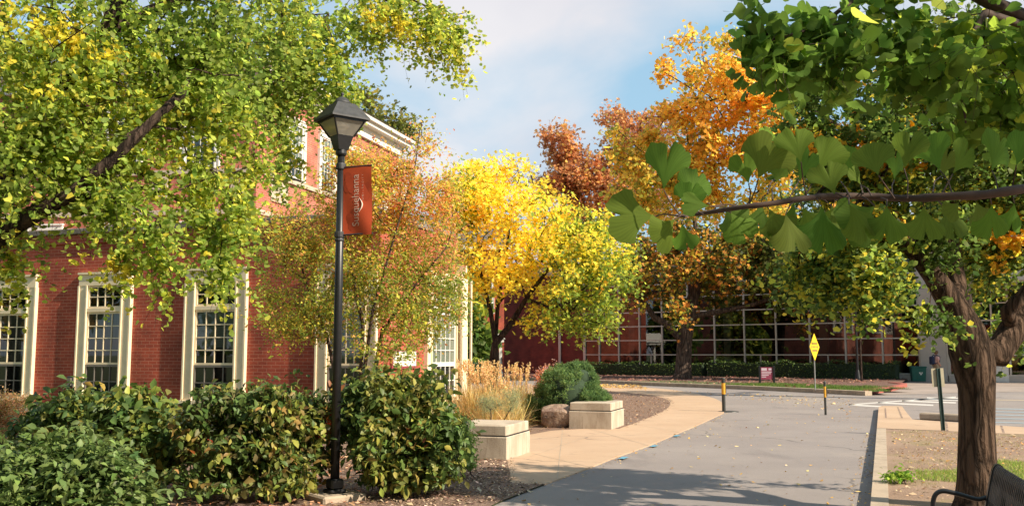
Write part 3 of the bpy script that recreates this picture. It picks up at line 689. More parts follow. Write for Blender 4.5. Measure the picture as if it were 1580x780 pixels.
# side windows (two storeys) and stone panels
for k, c in enumerate((2.2, 4.4, 6.6, 8.8, 10.6)):
    window(tall, SIDE, c-0.62, c+0.62, 7.14, 9.1, 0.14, 4, [(8.12,8.96,3,M['white']),(7.2,8.12,3,M['white'])], M['dark_room'], tm=M['white'], sill=False, blind=(7.9,8.9,M['blind']))
    window(tall, SIDE, c-0.62, c+0.62, 3.6, 5.5, 0.14, 4, [(4.6,5.36,3,M['white']),(3.66,4.6,3,M['white'])], M['dark_room'], tm=M['white'])
for c in (1.3,):
    MB().box(c-0.5, c+0.5, 0, 0.05, 6.25, 6.92, SIDE, 0.01).build('stone_panel', M['limestone'], tall)
# front windows: front wall runs from (0,0) to (-24,-3.4) in local space
L_ = math.hypot(24,3.4); MF = Matrix.Rotation(math.atan2(3.4,24), 4, 'Z') @ FRONT
for k in range(9):
    c = -1.8 - k*2.5
    window(tall, MF, c-0.62, c+0.62, 7.14, 9.1, 0.14, 4, [(8.12,8.96,3,M['white']),(7.2,8.12,3,M['white'])], M['dark_room'], tm=M['white'], sill=False, blind=(7.9,8.9,M['blind']))
    window(tall, MF, c-0.62, c+0.62, 3.6, 5.5, 0.14, 4, [(4.6,5.36,3,M['white']),(3.66,4.6,3,M['white'])], M['dark_room'], tm=M['white'], blind=(4.4,5.3,M['blind']))
    MB().box(c+1.0, c+1.5, 0, 0.05, 6.25, 6.92, MF, 0.01).build('stone_panel', M['limestone'], tall)

# --- glazed building across the end of the road
A0 = at(902, 540, 68); A1 = at(1420, 540, 55); OG = Vector((A0.x, A0.y, 0)); dG = Vector((A1.x-A0.x, A1.y-A0.y, 0)); LG = dG.length; dG.normalize()
gb = empty('glass_front_building', OG, math.atan2(dG.y, dG.x), 'wide glass fronted building with pale grid of mullions beyond the road', 'building')
def gu(px): return plane_hit(px, 540, OG, dG)[0]
zr = [0.42, 1.52, 2.50, 3.46, 4.42, 5.38, 6.32, 7.2]
us = [gu(p) for p in (902, 925, 955, 987, 1022, 1062, 1103, 1149, 1198, 1250, 1305, 1362, 1420)]
pu0, pu1 = gu(1420), gu(1463)
us2 = [pu1, gu(1500), gu(1532), gu(1558), gu(1600), gu(1650), gu(1700), gu(1760)]
def bays(us_, zr_, off_=0.0):
    for i in range(len(us_)-1):
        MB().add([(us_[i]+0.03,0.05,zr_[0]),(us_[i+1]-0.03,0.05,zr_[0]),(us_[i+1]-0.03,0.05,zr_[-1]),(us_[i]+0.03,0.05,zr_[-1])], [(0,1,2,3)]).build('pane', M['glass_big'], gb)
    for i, u in enumerate(us_):
        w = 0.042 if 0 < i < len(us_)-1 else 0.09
        MB().box(u-w, u+w, -0.06, 0.12, 0.35, zr_[-1]+0.05).build('mullion', M['mullion'], gb)
    for z in zr_:
        MB().box(us_[0], us_[-1], -0.045, 0.10, z-0.035, z+0.035).build('rail', M['mullion'], gb)
bays(us, zr); bays(us2, [0.40, 1.52, 2.50, 3.46, 4.42, 5.4])
# panes with an extra thin bar low down
for i in (3, 7, 9):
    u = (us[i]+us[i+1])/2; MB().box(u-0.03, u+0.03, -0.02, 0.1, zr[0], zr[1]).build('mullion', M['mullion'], gb)
GE = us2[-1]
mb = MB().box(us[0]-0.1, pu0, -0.1, 0.4, 0, 0.36).box(pu1, GE, -0.1, 0.4, 0, 0.36); mb.build('base_wall', M['concrete_wall'], gb)
MB().box(pu0+0.06, pu1-0.06, -0.35, 0.6, 0, 7.25).build('pier', M['concrete_wall'], gb)
MB().box(us[0]-0.1, GE, -0.35, 14, 7.25, 8.15).build('fascia', M['limestone'], gb)
MB().box(us[0]-0.12, GE, -0.42, 14.1, 8.15, 8.28).build('roof', M['roof'], gb)
MB().box(pu1, GE, -3.0, 0.2, 5.45, 6.0).build('canopy', M['concrete_wall'], gb)
# the room behind the glass
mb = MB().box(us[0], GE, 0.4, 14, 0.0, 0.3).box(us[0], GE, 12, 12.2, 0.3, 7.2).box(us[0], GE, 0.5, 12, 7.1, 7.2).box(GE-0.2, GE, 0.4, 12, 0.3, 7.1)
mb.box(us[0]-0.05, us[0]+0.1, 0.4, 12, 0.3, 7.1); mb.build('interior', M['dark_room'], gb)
mb = MB()
for u in (us[1]+1, us[6]-0.4, us[9]-0.2, us[11]): mb.box(u, u+0.5, 2.5, 3.0, 0.3, 7.1)
mb.build('column', M['mullion'], gb)
mb = MB().box(us[5]+0.3, us[6]+0.4, 5.5, 5.8, 0.3, 5.2).box(us[9], us[9]+1.4, 5.5, 5.8, 0.3, 3.2)
mb.build('inner_wall', M['brick_far'], gb)
# furniture glimpsed low behind the glass
# doors in the right-hand part
d = MB(); a, b = us2[2]+0.1, us2[3]-0.1
d.box(a, a+0.12, -0.12, 0.0, 0.02, 2.4).box(b-0.12, b, -0.12, 0.0, 0.02, 2.4).box(a+0.12, b-0.12, -0.12, 0, 2.28, 2.4).box(a+0.12, b-0.12, -0.12, 0, 0.02, 0.9)
d.box((a+b)/2-0.05, (a+b)/2+0.05, -0.12, 0, 0.9, 2.28)
dr = d.build('door', M['white'], gb); MB().box(a+0.13, b-0.13, -0.07, -0.05, 0.9, 2.28).build('pane', M['glass_big'], dr)
MB().tube([(a+0.5,-0.2,0.95),(a+0.5,-0.2,1.4)], 0.02, 6).build('handle', M['black'], dr)
# brick part of the same building, with its downpipe
BW = gu(768)
bw = MB().box(BW, us[0]-0.12, 0.0, 14, 0, 7.3); bw.build('wall', M['brick_far'], gb)
MB().box(BW-0.1, us[0]-0.12, -0.15, 14.1, 7.3, 8.1).build('fascia', M['limestone'], gb)
u = gu(865); MB().tube([(u,-0.12,0.1),(u,-0.12,7.3)], 0.10, 8).build('downpipe', M['mullion'], gb)

# --- small brick house with a porch between the two
Oh = at(768, 560, 60); Oh = Vector((Oh.x, Oh.y, 0))
hs = empty('brick_porch_building', Oh, R(2), 'red brick house with white gabled porch behind the yellow tree', 'building')
MB().box(-14, 0.4, 0, 8, 0, 8.2).build('wall', M['brick'], hs)
MB().box(-14.3, 0.8, -0.4, 8.4, 8.2, 8.6).build('cornice', M['white'], hs)
r_ = MB(); r_.v = [(-14.5,-0.5,8.6),(1,-0.5,8.6),(1,8.5,8.6),(-14.5,8.5,8.6),(-13,4,11),(-1,4,11)]; r_.f = [(0,1,5,4),(1,2,5),(2,3,4,5),(3,0,4),(3,2,1,0)]; r_.build('roof', M['roof'], hs)
for cx in (-0.9, -3.4, -5.9):
    for (z0, z1) in ((0.9,2.9),(4.2,6.4)):
        if cx == -0.9 and z0 < 2: continue
        window(hs, FRONT, cx-0.65, cx+0.65, z0, z1, 0.14, 3, [((z0+z1)/2, z1-0.14, 2, M['white']), (z0, (z0+z1)/2, 2, M['white'])], M['dark_room'], tm=M['white'], blind=(z0+0.8,z1-0.2,M['blind']))
pc = MB().box(-1.3, 0.3, -1.6, 0, 0, 0.45); 
for x in (-1.15, 0.15): pc.box(x-0.09, x+0.09, -1.55, -1.36, 0.45, 2.3)
pc.box(-1.35, 0.35, -1.65, 0, 2.3, 2.5)
pc.add([(-1.45,-1.7,2.5),(0.45,-1.7,2.5),(-0.5,-1.7,3.25),(-1.45,0,2.5),(0.45,0,2.5),(-0.5,0,3.25)], [(0,1,2),(5,4,3),(0,2,5,3),(1,4,5,2),(0,3,4,1)])
pc.build('porch', M['white'], hs)
st = MB()
for k in range(3): st.box(-1.4, 0.2, -1.6-0.35*(k+1), -1.6-0.35*k, 0, 0.45-0.13*(k+1)+0.02)
st.build('step', M['limestone'], hs)
for x in (-1.45, 0.2): MB().tube([(x,-2.7,0.9),(x,-1.65,1.35)], 0.03, 6).build('handrail', M['black_worn'], hs)

# --- building across the lawn behind the viewer (seen mirrored in the panes)
bh = empty('rear_brick_hall', (22,-40,0), R(6), 'long red brick hall standing behind the viewer', 'building')
MB().box(-22, 22, -10, 0, 0, 9).build('wall', M['brick'], bh)
MB().box(-22.4, 22.4, -10.4, 0.4, 9, 9.6).build('cornice', M['white'], bh)
for k in range(12):
    c = -19.5+k*3.5
    for z0 in (1.2, 5.0): MB().box(c-0.7, c+0.7, 0, 0.06, z0, z0+2.3).build('window', M['white'], bh)

# ------------------------------------------------------------------ street furniture
# lamp post with banner
base = G(516, 772)
LB = Vector((base.x, base.y, 0.0)); LY = LB.y
def lz(py): 
    p = at(518, py, LY); return p.z
lamp = empty('street_lamp', LB, R(38), 'black street lamp with four sided lantern standing among the shrubs', 'street lamp')
MB().box(-0.26, 0.26, -0.26, 0.26, -0.02, 0.09, bev=0.02).build('footing', M['kerb'], lamp)
mb = MB().box(-0.095, 0.095, -0.095, 0.095, 0.09, 0.13, bev=0.01).box(-0.075, 0.075, -0.075, 0.075, 0.13, 0.24, bev=0.015); mb.build('base_plate', M['black'], lamp)
zt = lz(232)
mb = MB().tube([(0,0,0.2),(0,0,2.2),(0,0,zt)], [0.050,0.047,0.040], 20); mb.build('pole', M['black'], lamp, smooth=True)
for zz in (lz(257), lz(362)):
    MB().lathe((0,0,zz-0.035), [(0.052,0),(0.056,0.01),(0.056,0.06),(0.052,0.07)], 16).build('clamp', M['black_worn'], lamp)
MB().lathe((0,0,lz(372)), [(0.05,0),(0.054,0.015),(0.05,0.03)], 16).build('clamp', M['black_worn'], lamp)
# lantern
lan = MB(); s0, s1 = 0.080, 0.192; z0, z1 = zt+0.06, lz(188)
lan.lathe((0,0,zt-0.06), [(0.055,0),(0.065,0.02),(0.06,0.08)], 16)
lan.add([(-s0*.75,-s0*.75,zt-0.0),(s0*.75,-s0*.75,zt-0.0),(s0*.75,s0*.75,zt-0.0),(-s0*.75,s0*.75,zt-0.0),(-s0-.02,-s0-.02,z0+.10),(s0+.02,-s0-.02,z0+.10),(s0+.02,s0+.02,z0+.10),(-s0-.02,s0+.02,z0+.10)], [(3,2,1,0),(4,5,6,7),(0,1,5,4),(1,2,6,5),(2,3,7,6),(3,0,4,7)])
q = s0+.02
for sx in (-1,1):
    for sy in (-1,1): lan.tube([(sx*q,sy*q,z0+.09),(sx*s1,sy*s1,z1)], 0.011, 6)
lan.box(-s1-.012, s1+.012, -s1-.012, s1+.012, z1-0.012, z1+0.012)
lano = lan.build('lantern', M['black'], lamp)
gl = MB(); q2, s2 = q-0.002, s1-0.004
for k in range(4):
    c, s_ = math.cos(k*math.pi/2), math.sin(k*math.pi/2); rot = lambda x, y: (x*c-y*s_, x*s_+y*c)
    a = rot(-q2,-q2); b = rot(q2,-q2); c_ = rot(s2,-s2); d = rot(-s2,-s2)
    gl.add([(*a,z0+.10),(*b,z0+.10),(*c_,z1-.01),(*d,z1-.01)], [(0,1,2,3)])
gl.build('pane', M['lamp_glass'], lano)
MB().lathe((0,0,z0+0.10), [(0.045,0),(0.045,0.04),(0.03,0.06),(0.05,0.10),(0.10,0.11),(0.04,0.17),(0.08,0.24)], 16).build('reflector', M['reflector'], lano, smooth=True)
hood = MB(); e = s1+0.045; zt2 = lz(162)
def ringz(h, z): return [(-h,-h,z),(h,-h,z),(h,h,z),(-h,h,z)]
hv = ringz(e, z1+0.008)+ringz(e, z1+0.028)+ringz(0.115, zt2)+ringz(0.10, zt2+0.01)
hood.add(hv, [(3,2,1,0),(12,13,14,15)] + [(j*4+i, j*4+(i+1)%4, (j+1)*4+(i+1)%4, (j+1)*4+i) for j in range(3) for i in range(4)])
hd = hood.build('hood', M['black_worn'], lano)
mb = MB().lathe((0,0,zt2+0.005), [(0.10,0),(0.10,0.02),(0.085,0.035),(0.07,0.06),(0.04,0.08),(0.015,0.09),(0.012,0.10),(0.022,0.115),(0.022,0.13),(0.0,0.148)], 18); mb.build('finial', M['black_worn'], hd, smooth=True)
# banner: a thing hung from the lamp
bn = empty('banner', (0,0,0), 0, 'rust red vertical banner with pale lettering hung from the street lamp', 'banner')
a0 = at(527, 257, LY-0.02); b0 = at(576, 254, LY-0.12); a1 = at(527, 364, LY-0.02); b1 = at(574, 361, LY-0.12)
bn.location = a1
u = (b1-a1); bw_ = u.length; ux = u.normalized(); uz = (a0-a1).normalized(); uy = uz.cross(ux).normalized(); bh_ = (a0-a1).length
MX = Matrix((( ux.x, uy.x, uz.x, a1.x),(ux.y, uy.y, uz.y, a1.y),(ux.z, uy.z, uz.z, a1.z),(0,0,0,1))); bn.matrix_world = MX
cl = MB(); NX, NZ = 10, 24; V = []
def wav(i, j): return 0.006*math.sin(i/NX*5+j/NZ*3)+0.010*math.sin(j/NZ*7+i*0.5)*(i/NX)
for sgn in (-1, 1):
    for j in range(NZ+1):
        for i in range(NX+1): V.append((bw_*i/NX, wav(i,j)+sgn*0.0015, bh_*j/NZ))
n1 = (NX+1)*(NZ+1); F = []
for j in range(NZ):
    for i in range(NX):
        q = j*(NX+1)+i; F.append((q,q+1,q+NX+2,q+NX+1)); F.append((n1+q,n1+q+NX+1,n1+q+NX+2,n1+q+1))
cl.add(V, F); cl.build('cloth', M['banner'], bn, smooth=True)
for zz in (0.012, bh_-0.012): MB().tube([(-0.09,0,zz),(bw_+0.008,0,zz)], 0.009, 8).build('rod', M['black_worn'], bn)
lf = MB()   # faint leaf shaped print
for (cx, cz, r_, an) in ((bw_*0.30, bh_*0.75, 0.20, 0.6), (bw_*0.75, bh_*0.62, 0.18, 2.3), (bw_*0.35, bh_*0.22, 0.17, 1.2)):
    P = []
    for k in range(18):
        t = 2*math.pi*k/18; rr = r_*(0.45+0.3*abs(math.cos(t*2.0)))
        x = min(bw_-0.015, max(0.015, cx+rr*math.cos(t+an)*0.6)); z = min(bh_-0.03, max(0.03, cz+rr*math.sin(t+an)))
        P.append((x, wav(x/bw_*NX, z/bh_*NZ)-0.0030, z))
    lf.add(P, [tuple(range(18))])
lf.build('leaf_print', M['banner_dark'], bn)
RT = Matrix.Translation((bw_*0.47, 0, bh_*0.475)) @ Matrix.Rotation(-math.pi/2, 4, 'Y') @ Matrix.Rotation(math.pi/2, 4, 'X')
# letters with small serifs, read from the bottom up
tx = text_mesh('lettering', 'Susquehanna', 0.125, M['banner_text'], bn, RT, ext=0.0008)
def fit(o, x0, x1, z0, z1, y):
    co = np.array([v.co[:] for v in o.data.vertices]); mn, mx_ = co.min(0), co.max(0)
    for v in o.data.vertices:
        v.co.x = x0+(v.co.x-mn[0])/(mx_[0]-mn[0])*(x1-x0); v.co.z = z0+(v.co.z-mn[2])/(mx_[2]-mn[2])*(z1-z0)
        v.co.y = wav(v.co.x/bw_*NX, v.co.z/bh_*NZ) - y
fit(tx, bw_*0.36, bw_*0.66, bh_*0.13, bh_*0.87, 0.0055)
tx2 = text_mesh('small_lettering', 'UNIVERSITY', 0.04, M['banner_text'], bn, RT, ext=0.0005, space=1.6)
fit(tx2, bw_*0.685, bw_*0.735, bh_*0.50, bh_*0.87, 0.0055)
sw = MB(); P = [(bw_*(0.60+0.10*math.sin(t*math.pi)), 0, bh_*(0.33+0.20*t)) for t in [k/8 for k in range(9)]]
P = [(p[0], wav(p[0]/bw_*NX, p[2]/bh_*NZ)-0.006, p[2]) for p in P]; sw.tube(P, [0.002,0.004,0.006,0.007,0.007,0.006,0.005,0.003,0.002], 5); sw.build('swash', M['banner_text'], bn)

# concrete seat blocks
def block(cpx, lpx, rpx, h, label):
    c = G(*cpx); l = G(*lpx); r = G(*rpx)
    ex = (r-c); ey = (l-c); W_, D_ = ex.length, ey.length; ex.normalize(); ey = Vector((-ex.y, ex.x, 0))
    o = empty('concrete_block', (c.x, c.y, 0.0), math.atan2(ex.y, ex.x), label, 'concrete block', 'concrete seat blocks at the path edge')
    MB().box(0, W_, 0, D_, 0.0, h*0.68, bev=0.012).build('base', M['block'], o)
    MB().box(0.015, W_-0.015, 0.015, D_-0.015, h*0.68-0.01, h*0.71).build('joint', M['dark_room'], o)
    MB().box(0.02, W_-0.02, 0.02, D_-0.02, h*0.70, h, bev=0.012).build('cap', M['block'], o)
    return o
block((782,711), (734,702), (818,698), 0.52, 'nearer pale concrete block beside the straw coloured grass')
block((944,663), (895,659), (963,656), 0.56, 'farther pale concrete block in front of the round blue green conifer')

# bollards
def bollard(px, py, h, r_, label):
    p = G(px, py); o = empty('bollard', p, 0, label, 'bollard', 'yellow banded bollards on the road')
    MB().tube([(0,0,0),(0,0,h*0.52)], r_, 12).build('post', M['bollard_black'], o)
    MB().tube([(0,0,h*0.52),(0,0,h*0.84)], r_*1.08, 12).build('yellow_band', M['bollard_yellow'], o)
    MB().lathe((0,0,h*0.84), [(r_,0),(r_,h*0.10),(r_*1.2,h*0.11),(r_*1.2,h*0.13),(r_*0.9,h*0.155),(0,h*0.16)], 12).build('cap', M['bollard_black'], o)
    for s in (-1,1): MB().box(-0.02+s*(r_+0.004)-0.0, 0.02+s*(r_+0.004), -0.02, 0.02, h*0.55, h*0.8).build('reflector', M['bollard_black'], o) if s == 1 else None
    return o
b1 = bollard(1117, 635, 0.94, 0.05, 'thicker black and yellow bollard at the tip of the tan path')
MB().lathe((0.1,0,0.0), [(0.25,0.0),(0.24,0.02),(0.1,0.035)], 14).build('footing', M['bollard_black'], b1).scale = (1.2,0.9,1)
bollard(1274, 639.5, 0.88, 0.030, 'slimmer black and yellow bollard standing alone in the road')

# yellow diamond sign
p = G(1258, 601, 0.15); ys = empty('warning_sign', (p.x, p.y, 0.15), R(52), 'yellow diamond warning sign on a thin post in the grass strip', 'sign')
hp = (at(1256, 514, p.y).z - 0.15)
MB().box(-0.03, 0.03, -0.015, 0.015, 0, hp-0.05).build('post', M['steel'], ys)
r_ = 0.545; cz = hp-r_
MB().add([(0,-0.02,cz-r_),(r_,-0.02,cz),(0,-0.02,cz+r_),(-r_,-0.02,cz),(0,-0.03,cz-r_),(r_,-0.03,cz),(0,-0.03,cz+r_),(-r_,-0.03,cz)], [(0,1,2,3),(7,6,5,4),(0,4,5,1),(1,5,6,2),(2,6,7,3),(3,7,4,0)]).build('panel', M['yellow_sign'], ys)
mb = MB()
for z_, w_ in ((0.14,0.26),(0.0,0.34),(-0.14,0.26)):
    for k in range(5):
        x = -w_+2*w_*k/4.4; mb.box(x, x+0.07, -0.034, -0.031, cz+z_-0.045, cz+z_+0.045)
mb.build('lettering', M['black_worn'], ys)
# small maroon notice between two black posts
p = G(1183, 592, 0.15); ms = empty('notice_sign', (p.x, p.y, 0.15), R(-8), 'small maroon and white notice board between two black posts', 'sign')
for x in (-0.36, 0.30): MB().box(x, x+0.09, -0.05, 0.05, 0, 0.86, bev=0.01).build('post', M['black'], ms)
MB().box(-0.26, 0.29, -0.02, 0.02, 0.22, 0.80).build('board', M['purple_sign'], ms)
mb = MB().box(-0.23,0.02,-0.024,-0.021,0.64,0.76)
for k in range(4): mb.box(-0.23, (0.25,0.2,0.1,-0.02)[k], -0.024, -0.021, 0.56-k*0.08, 0.60-k*0.08)
mb.box(0.10,0.24,-0.024,-0.021,0.66,0.75)
mb.build('print', M['pink_sign'], ms)
# green channel post with the back of a small sign
p = G(1455, 664, 0.1); ps = empty('parking_sign', (p.x, p.y, 0.10), R(4), 'small sign seen from behind on a green steel post', 'sign')
h = at(1451, 566, p.y).z-0.12; tiltm = Matrix.Rotation(R(-2.2), 4, 'Y')
mb = MB().box(-0.035,0.035,-0.006,0.006,0,h,tiltm).box(-0.035,-0.025,-0.006,-0.03,0,h,tiltm).box(0.025,0.035,-0.006,-0.03,0,h,tiltm)
mb.build('post', M['post_green'], ps)
MB().box(-0.13,0.12,0.010,0.014,h-0.36,h+0.0,tiltm).build('panel', M['sign_back'], ps)
# far lamp post in front of the glass
p = G(1324, 589.5); fl = empty('street_lamp', p, 0, 'dark slim street lamp by the hedge in front of the glass building', 'street lamp')
MB().lathe((0,0,0), [(0.35,0),(0.32,0.1),(0.16,0.25),(0.10,0.6),(0.08,0.7)], 12).build('base', M['black'], fl)
MB().tube([(0,0,0.6),(0,0,4.2)], [0.07,0.06], 10).build('pole', M['black'], fl)
MB().add([(-.12,-.12,4.2),(.12,-.12,4.2),(.12,.12,4.2),(-.12,.12,4.2),(-.22,-.22,4.6),(.22,-.22,4.6),(.22,.22,4.6),(-.22,.22,4.6),(0,0,4.95)], [(3,2,1,0),(0,1,5,4),(1,2,6,5),(2,3,7,6),(3,0,4,7),(4,5,8),(5,6,8),(6,7,8),(7,4,8)]).build('lantern', M['black_worn'], fl)
# teal bin by the pier
p = G(1417, 588.5); tb = empty('utility_bin', p, R(-14), 'square teal green bin beside the beige pier', 'bin')
mb = MB().add([(-.34,-.34,0.04),(.34,-.34,0.04),(.34,.34,0.04),(-.34,.34,0.04),(-.39,-.39,.80),(.39,-.39,.80),(.39,.39,.80),(-.39,.39,.80)], [(3,2,1,0),(4,5,6,7),(0,1,5,4),(1,2,6,5),(2,3,7,6),(3,0,4,7)]); mb.build('body', M['teal'], tb)
MB().box(-.42,.42,-.42,.42,.80,.88,bev=0.02).build('lid', M['teal'], tb)
mb = MB().box(0.05,0.14,-0.385,-0.380,0.40,0.47).box(0.0,0.08,-0.383,-0.379,0.47,0.55).box(0.12,0.19,-0.386,-0.380,0.48,0.55); mb.build('emblem', M['white'], tb)

# bench
bp = Vector((2.95, 6.03, 0.10)); ax = Vector((-0.30,-0.954,0)).normalized()     # bench runs towards the viewer
bench = empty('park_bench', bp, math.atan2(ax.y, ax.x), 'black metal slatted park bench facing the road in front of the ginkgo trunk', 'bench')
# local: x along the bench (towards the viewer), -y is the front (towards the road)
BL = 1.8
prof = [(-0.46,0.36),(-0.475,0.40),(-0.45,0.435),(-0.38,0.44),(-0.25,0.425),(-0.12,0.41),(-0.05,0.42),(-0.01,0.46),(0.02,0.53),(0.06,0.66),(0.10,0.78),(0.125,0.84),(0.155,0.865),(0.19,0.85),(0.20,0.815)]
prof = smooth_line(prof, 3); prof = [(a*0.60, b*0.93) for a, b in prof]
def strip(mb, x0, x1, prof, t=0.006):
    n = len(prof); vs = []
    for i, (y, z) in enumerate(prof):
        a = prof[max(i-1,0)]; b = prof[min(i+1,n-1)]; d = Vector((b[0]-a[0], b[1]-a[1])).normalized(); nx, nz = -d.y*t, d.x*t
        vs += [(x0,y+nx,z+nz),(x1,y+nx,z+nz),(x1,y-nx,z-nz),(x0,y-nx,z-nz)]
    F = []
    for i in range(n-1):
        for k in range(4): F.append((i*4+k, i*4+(k+1)%4, (i+1)*4+(k+1)%4, (i+1)*4+k))
    F += [(3,2,1,0),(n*4-4,n*4-3,n*4-2,n*4-1)]; mb.add(vs, F)
ns = 38; sd = [i for i, (a, b) in enumerate(prof) if a > -0.03][0]
seat, back = MB(), MB()
for k in range(ns):
    x = 0.05+(BL-0.1)*k/(ns-1)
    strip(seat, x-0.0085, x+0.0085, prof[:sd+1]); strip(back, x-0.0085, x+0.0085, prof[sd:])
seat.build('seat', M['black_worn'], bench, smooth=False); back.build('backrest', M['black_worn'], bench)
for x in (0.025, BL-0.025):
    fr = MB(); strip(fr, x-0.022, x+0.022, prof, 0.013); fr.build('end_frame', M['black'], bench)
mb = MB().box(0, BL, 0.028, 0.05, 0.565, 0.60).box(0, BL, -0.21, -0.18, 0.37, 0.395).box(0, BL, -0.06, -0.04, 0.345, 0.37); mb.build('cross_rail', M['black'], bench)
mb = MB(); mb.tube([(0,0.113,0.775),(BL,0.113,0.775)], 0.02, 10); mb.build('top_rail', M['black'], bench)
for x in (0.0, BL):
    arm = smooth_line([(0.075,0.60),(0.03,0.585),(-0.05,0.575),(-0.20,0.60),(-0.33,0.615),(-0.40,0.595),(-0.43,0.54),(-0.42,0.47),(-0.39,0.42)], 5)
    MB().tube([(x, a, b) for a, b in [(a*0.66, b*1.03) for a, b in arm]], 0.015, 8).build('armrest', M['black'], bench, smooth=True)
    leg = MB().tube([(x,-0.25,0.40),(x,-0.25,0.05),(x,-0.27,0.0)], 0.022, 8); leg.build('leg', M['black'], bench)
    leg = MB().tube([(x,0.02,0.53),(x,-0.02,0.3),(x,0.06,0.0)], 0.022, 8); leg.build('leg', M['black'], bench)
    MB().tube([(x,-0.26,0.18),(x,0.0,0.18)], 0.014, 8).build('stretcher', M['black'], bench)
MB().box(0.42, 0.55, 0.02, 0.028, 0.0, 0.075, Matrix.Translation((0,0.028,0.62)) @ Matrix.Rotation(R(-17), 4, 'X')).build('plaque', M['brass'], bench)

# boulders
def boulder(name, loc, dims, seed, label):
    import bmesh
    bm = bmesh.new(); bmesh.ops.create_icosphere(bm, subdivisions=4, radius=1)
    r = np.random.default_rng(seed); planes = [(Vector(norm(r.normal(size=3))), 0.42+0.35*r.random()) for _ in range(14)]
    for v in bm.verts:
        c = v.co.copy()
        for n_, d_ in planes:
            k = c.dot(n_)
            if k > d_: c -= n_*(k-d_)*0.85
        s = math.sin(c.x*9+seed)*math.sin(c.y*7+1)*math.sin(c.z*8+2)*0.035 + math.sin(c.x*23)*math.sin(c.z*19+seed)*0.012
        v.co = c*(1+s)
        v.co = Vector((v.co.x*dims[0], v.co.y*dims[1], max(v.co.z, -0.5)*dims[2]))
    me = bpy.data.meshes.new(name); bm.to_mesh(me); bm.free(); me.materials.append(M['rock'])
    o = bpy.data.objects.new(name, me); COL.objects.link(o); o.location = loc
    return tag(o, label, 'boulder')
p = G(857, 661); boulder('boulder', (p.x, p.y+0.25, 0.15), (0.56,0.36,0.40), 5, 'brown boulder in front of the round conifer')
p = G(838, 657); boulder('boulder', (p.x-0.1, p.y+0.55, 0.05), (0.22,0.2,0.18), 9, 'small dark stone at the left end of the brown boulder')
p = G(785, 612); boulder('boulder', (p.x, p.y, 0.15), (0.75,0.5,0.36), 12, 'low flat boulder at the foot of the yellow tree')
p = G(812, 613); boulder('boulder', (p.x, p.y, 0.15), (0.6,0.45,0.38), 21, 'low pale boulder right of the yellow tree trunk')

# person walking near the pier
def person(loc, rz):
    o = empty('person', loc, rz, 'person in pink shirt with navy backpack walking by the beige pier', 'person', )
    V = [(0,0,0.95),(0,0,1.15),(0,0.01,1.35),(0,0.0,1.46),(0,0.02,1.53),(0,0.03,1.64),
         (0.10,0,0.90),(0.11,0.10,0.50),(0.11,0.14,0.08),(0.11,0.26,0.04),
         (-0.10,0,0.90),(-0.11,-0.04,0.50),(-0.11,-0.24,0.10),(-0.11,-0.14,0.04),
         (0.20,0,1.40),(0.25,-0.03,1.12),(0.23,0.12,0.90),(-0.20,0,1.40),(-0.25,-0.02,1.12),(-0.23,0.10,0.90)]
    E = [(0,1),(1,2),(2,3),(3,4),(4,5),(0,6),(6,7),(7,8),(8,9),(0,10),(10,11),(11,12),(12,13),(2,14),(14,15),(15,16),(2,17),(17,18),(18,19)]
    Rr = [.14,.13,.15,.07,.06,.10,.10,.07,.045,.04,.10,.07,.045,.04,.06,.045,.035,.06,.045,.035]
    def skin(name, vs, es, rs, m):
        me = bpy.data.meshes.new(name); me.from_pydata(vs, es, []); ob = bpy.data.objects.new(name, me); COL.objects.link(ob); ob.parent = o
        md = ob.modifiers.new('Skin', 'SKIN'); 
        if not me.skin_vertices: me.attributes  # layer is made by the modifier
        for i, sv_ in enumerate(me.skin_vertices[0].data): sv_.radius = (rs[i], rs[i]); sv_.use_root = (i == 0)
        ss = ob.modifiers.new('Sub', 'SUBSURF'); ss.levels = 2; ss.render_levels = 2; me.materials.append(m); return ob
    try:
        skin('body', V, E, Rr, M['skin'])
        skin('shirt', [(0,0,0.98),(0,0,1.15),(0,0.01,1.35),(0,0,1.44),(0.21,0,1.39),(0.25,-0.02,1.22),(-0.21,0,1.39),(-0.25,-0.02,1.22)], [(0,1),(1,2),(2,3),(2,4),(4,5),(2,6),(6,7)], [.155,.15,.17,.085,.075,.065,.075,.065], M['pinkcloth'])
        skin('shorts', [(0,0,0.99),(0.10,0,0.90),(0.115,0.08,0.58),(-0.10,0,0.90),(-0.115,-0.03,0.58)], [(0,1),(1,2),(0,3),(3,4)], [.15,.12,.10,.12,.10], M['khaki'])
    except Exception as ex: print('skin', ex)
    MB().lathe((0,0.02,1.60), [(0.06,-0.04),(0.112,0.02),(0.115,0.08),(0.09,0.14),(0.0,0.17)], 14).build('hair', M['hair'], o, smooth=True)
    MB().box(-0.16,0.16,-0.34,-0.15,1.0,1.44,bev=0.05).build('backpack', M['navy'], o)
    for s in (-1,1): MB().tube([(s*0.11,-0.2,1.40),(s*0.12,-0.05,1.53),(s*0.12,0.16,1.42),(s*0.13,0.13,1.15),(s*0.14,-0.16,1.05)], 0.025, 6).build('strap', M['navy'], o)
    return o
p = G(1446, 590.5); person((p.x, p.y, 0.006), R(-80))

# ------------------------------------------------------------------ plants
def aw(px, py, Y): return np.array(at(px, py, Y))
def blob(px, py, Y, rpx, rpy, dep, n):
    s = Y/FPX
    return (aw(px, py, Y), (rpx*s, dep, rpy*s), n)
DG, MG, LG_, YG = (0.055,0.095,0.020), (0.125,0.185,0.035), (0.26,0.32,0.060), (0.46,0.46,0.070)
YE, OR, DO, RU, RE = (0.78,0.60,0.055), (0.72,0.38,0.05), (0.52,0.17,0.025), (0.34,0.10,0.03), (0.40,0.05,0.03)

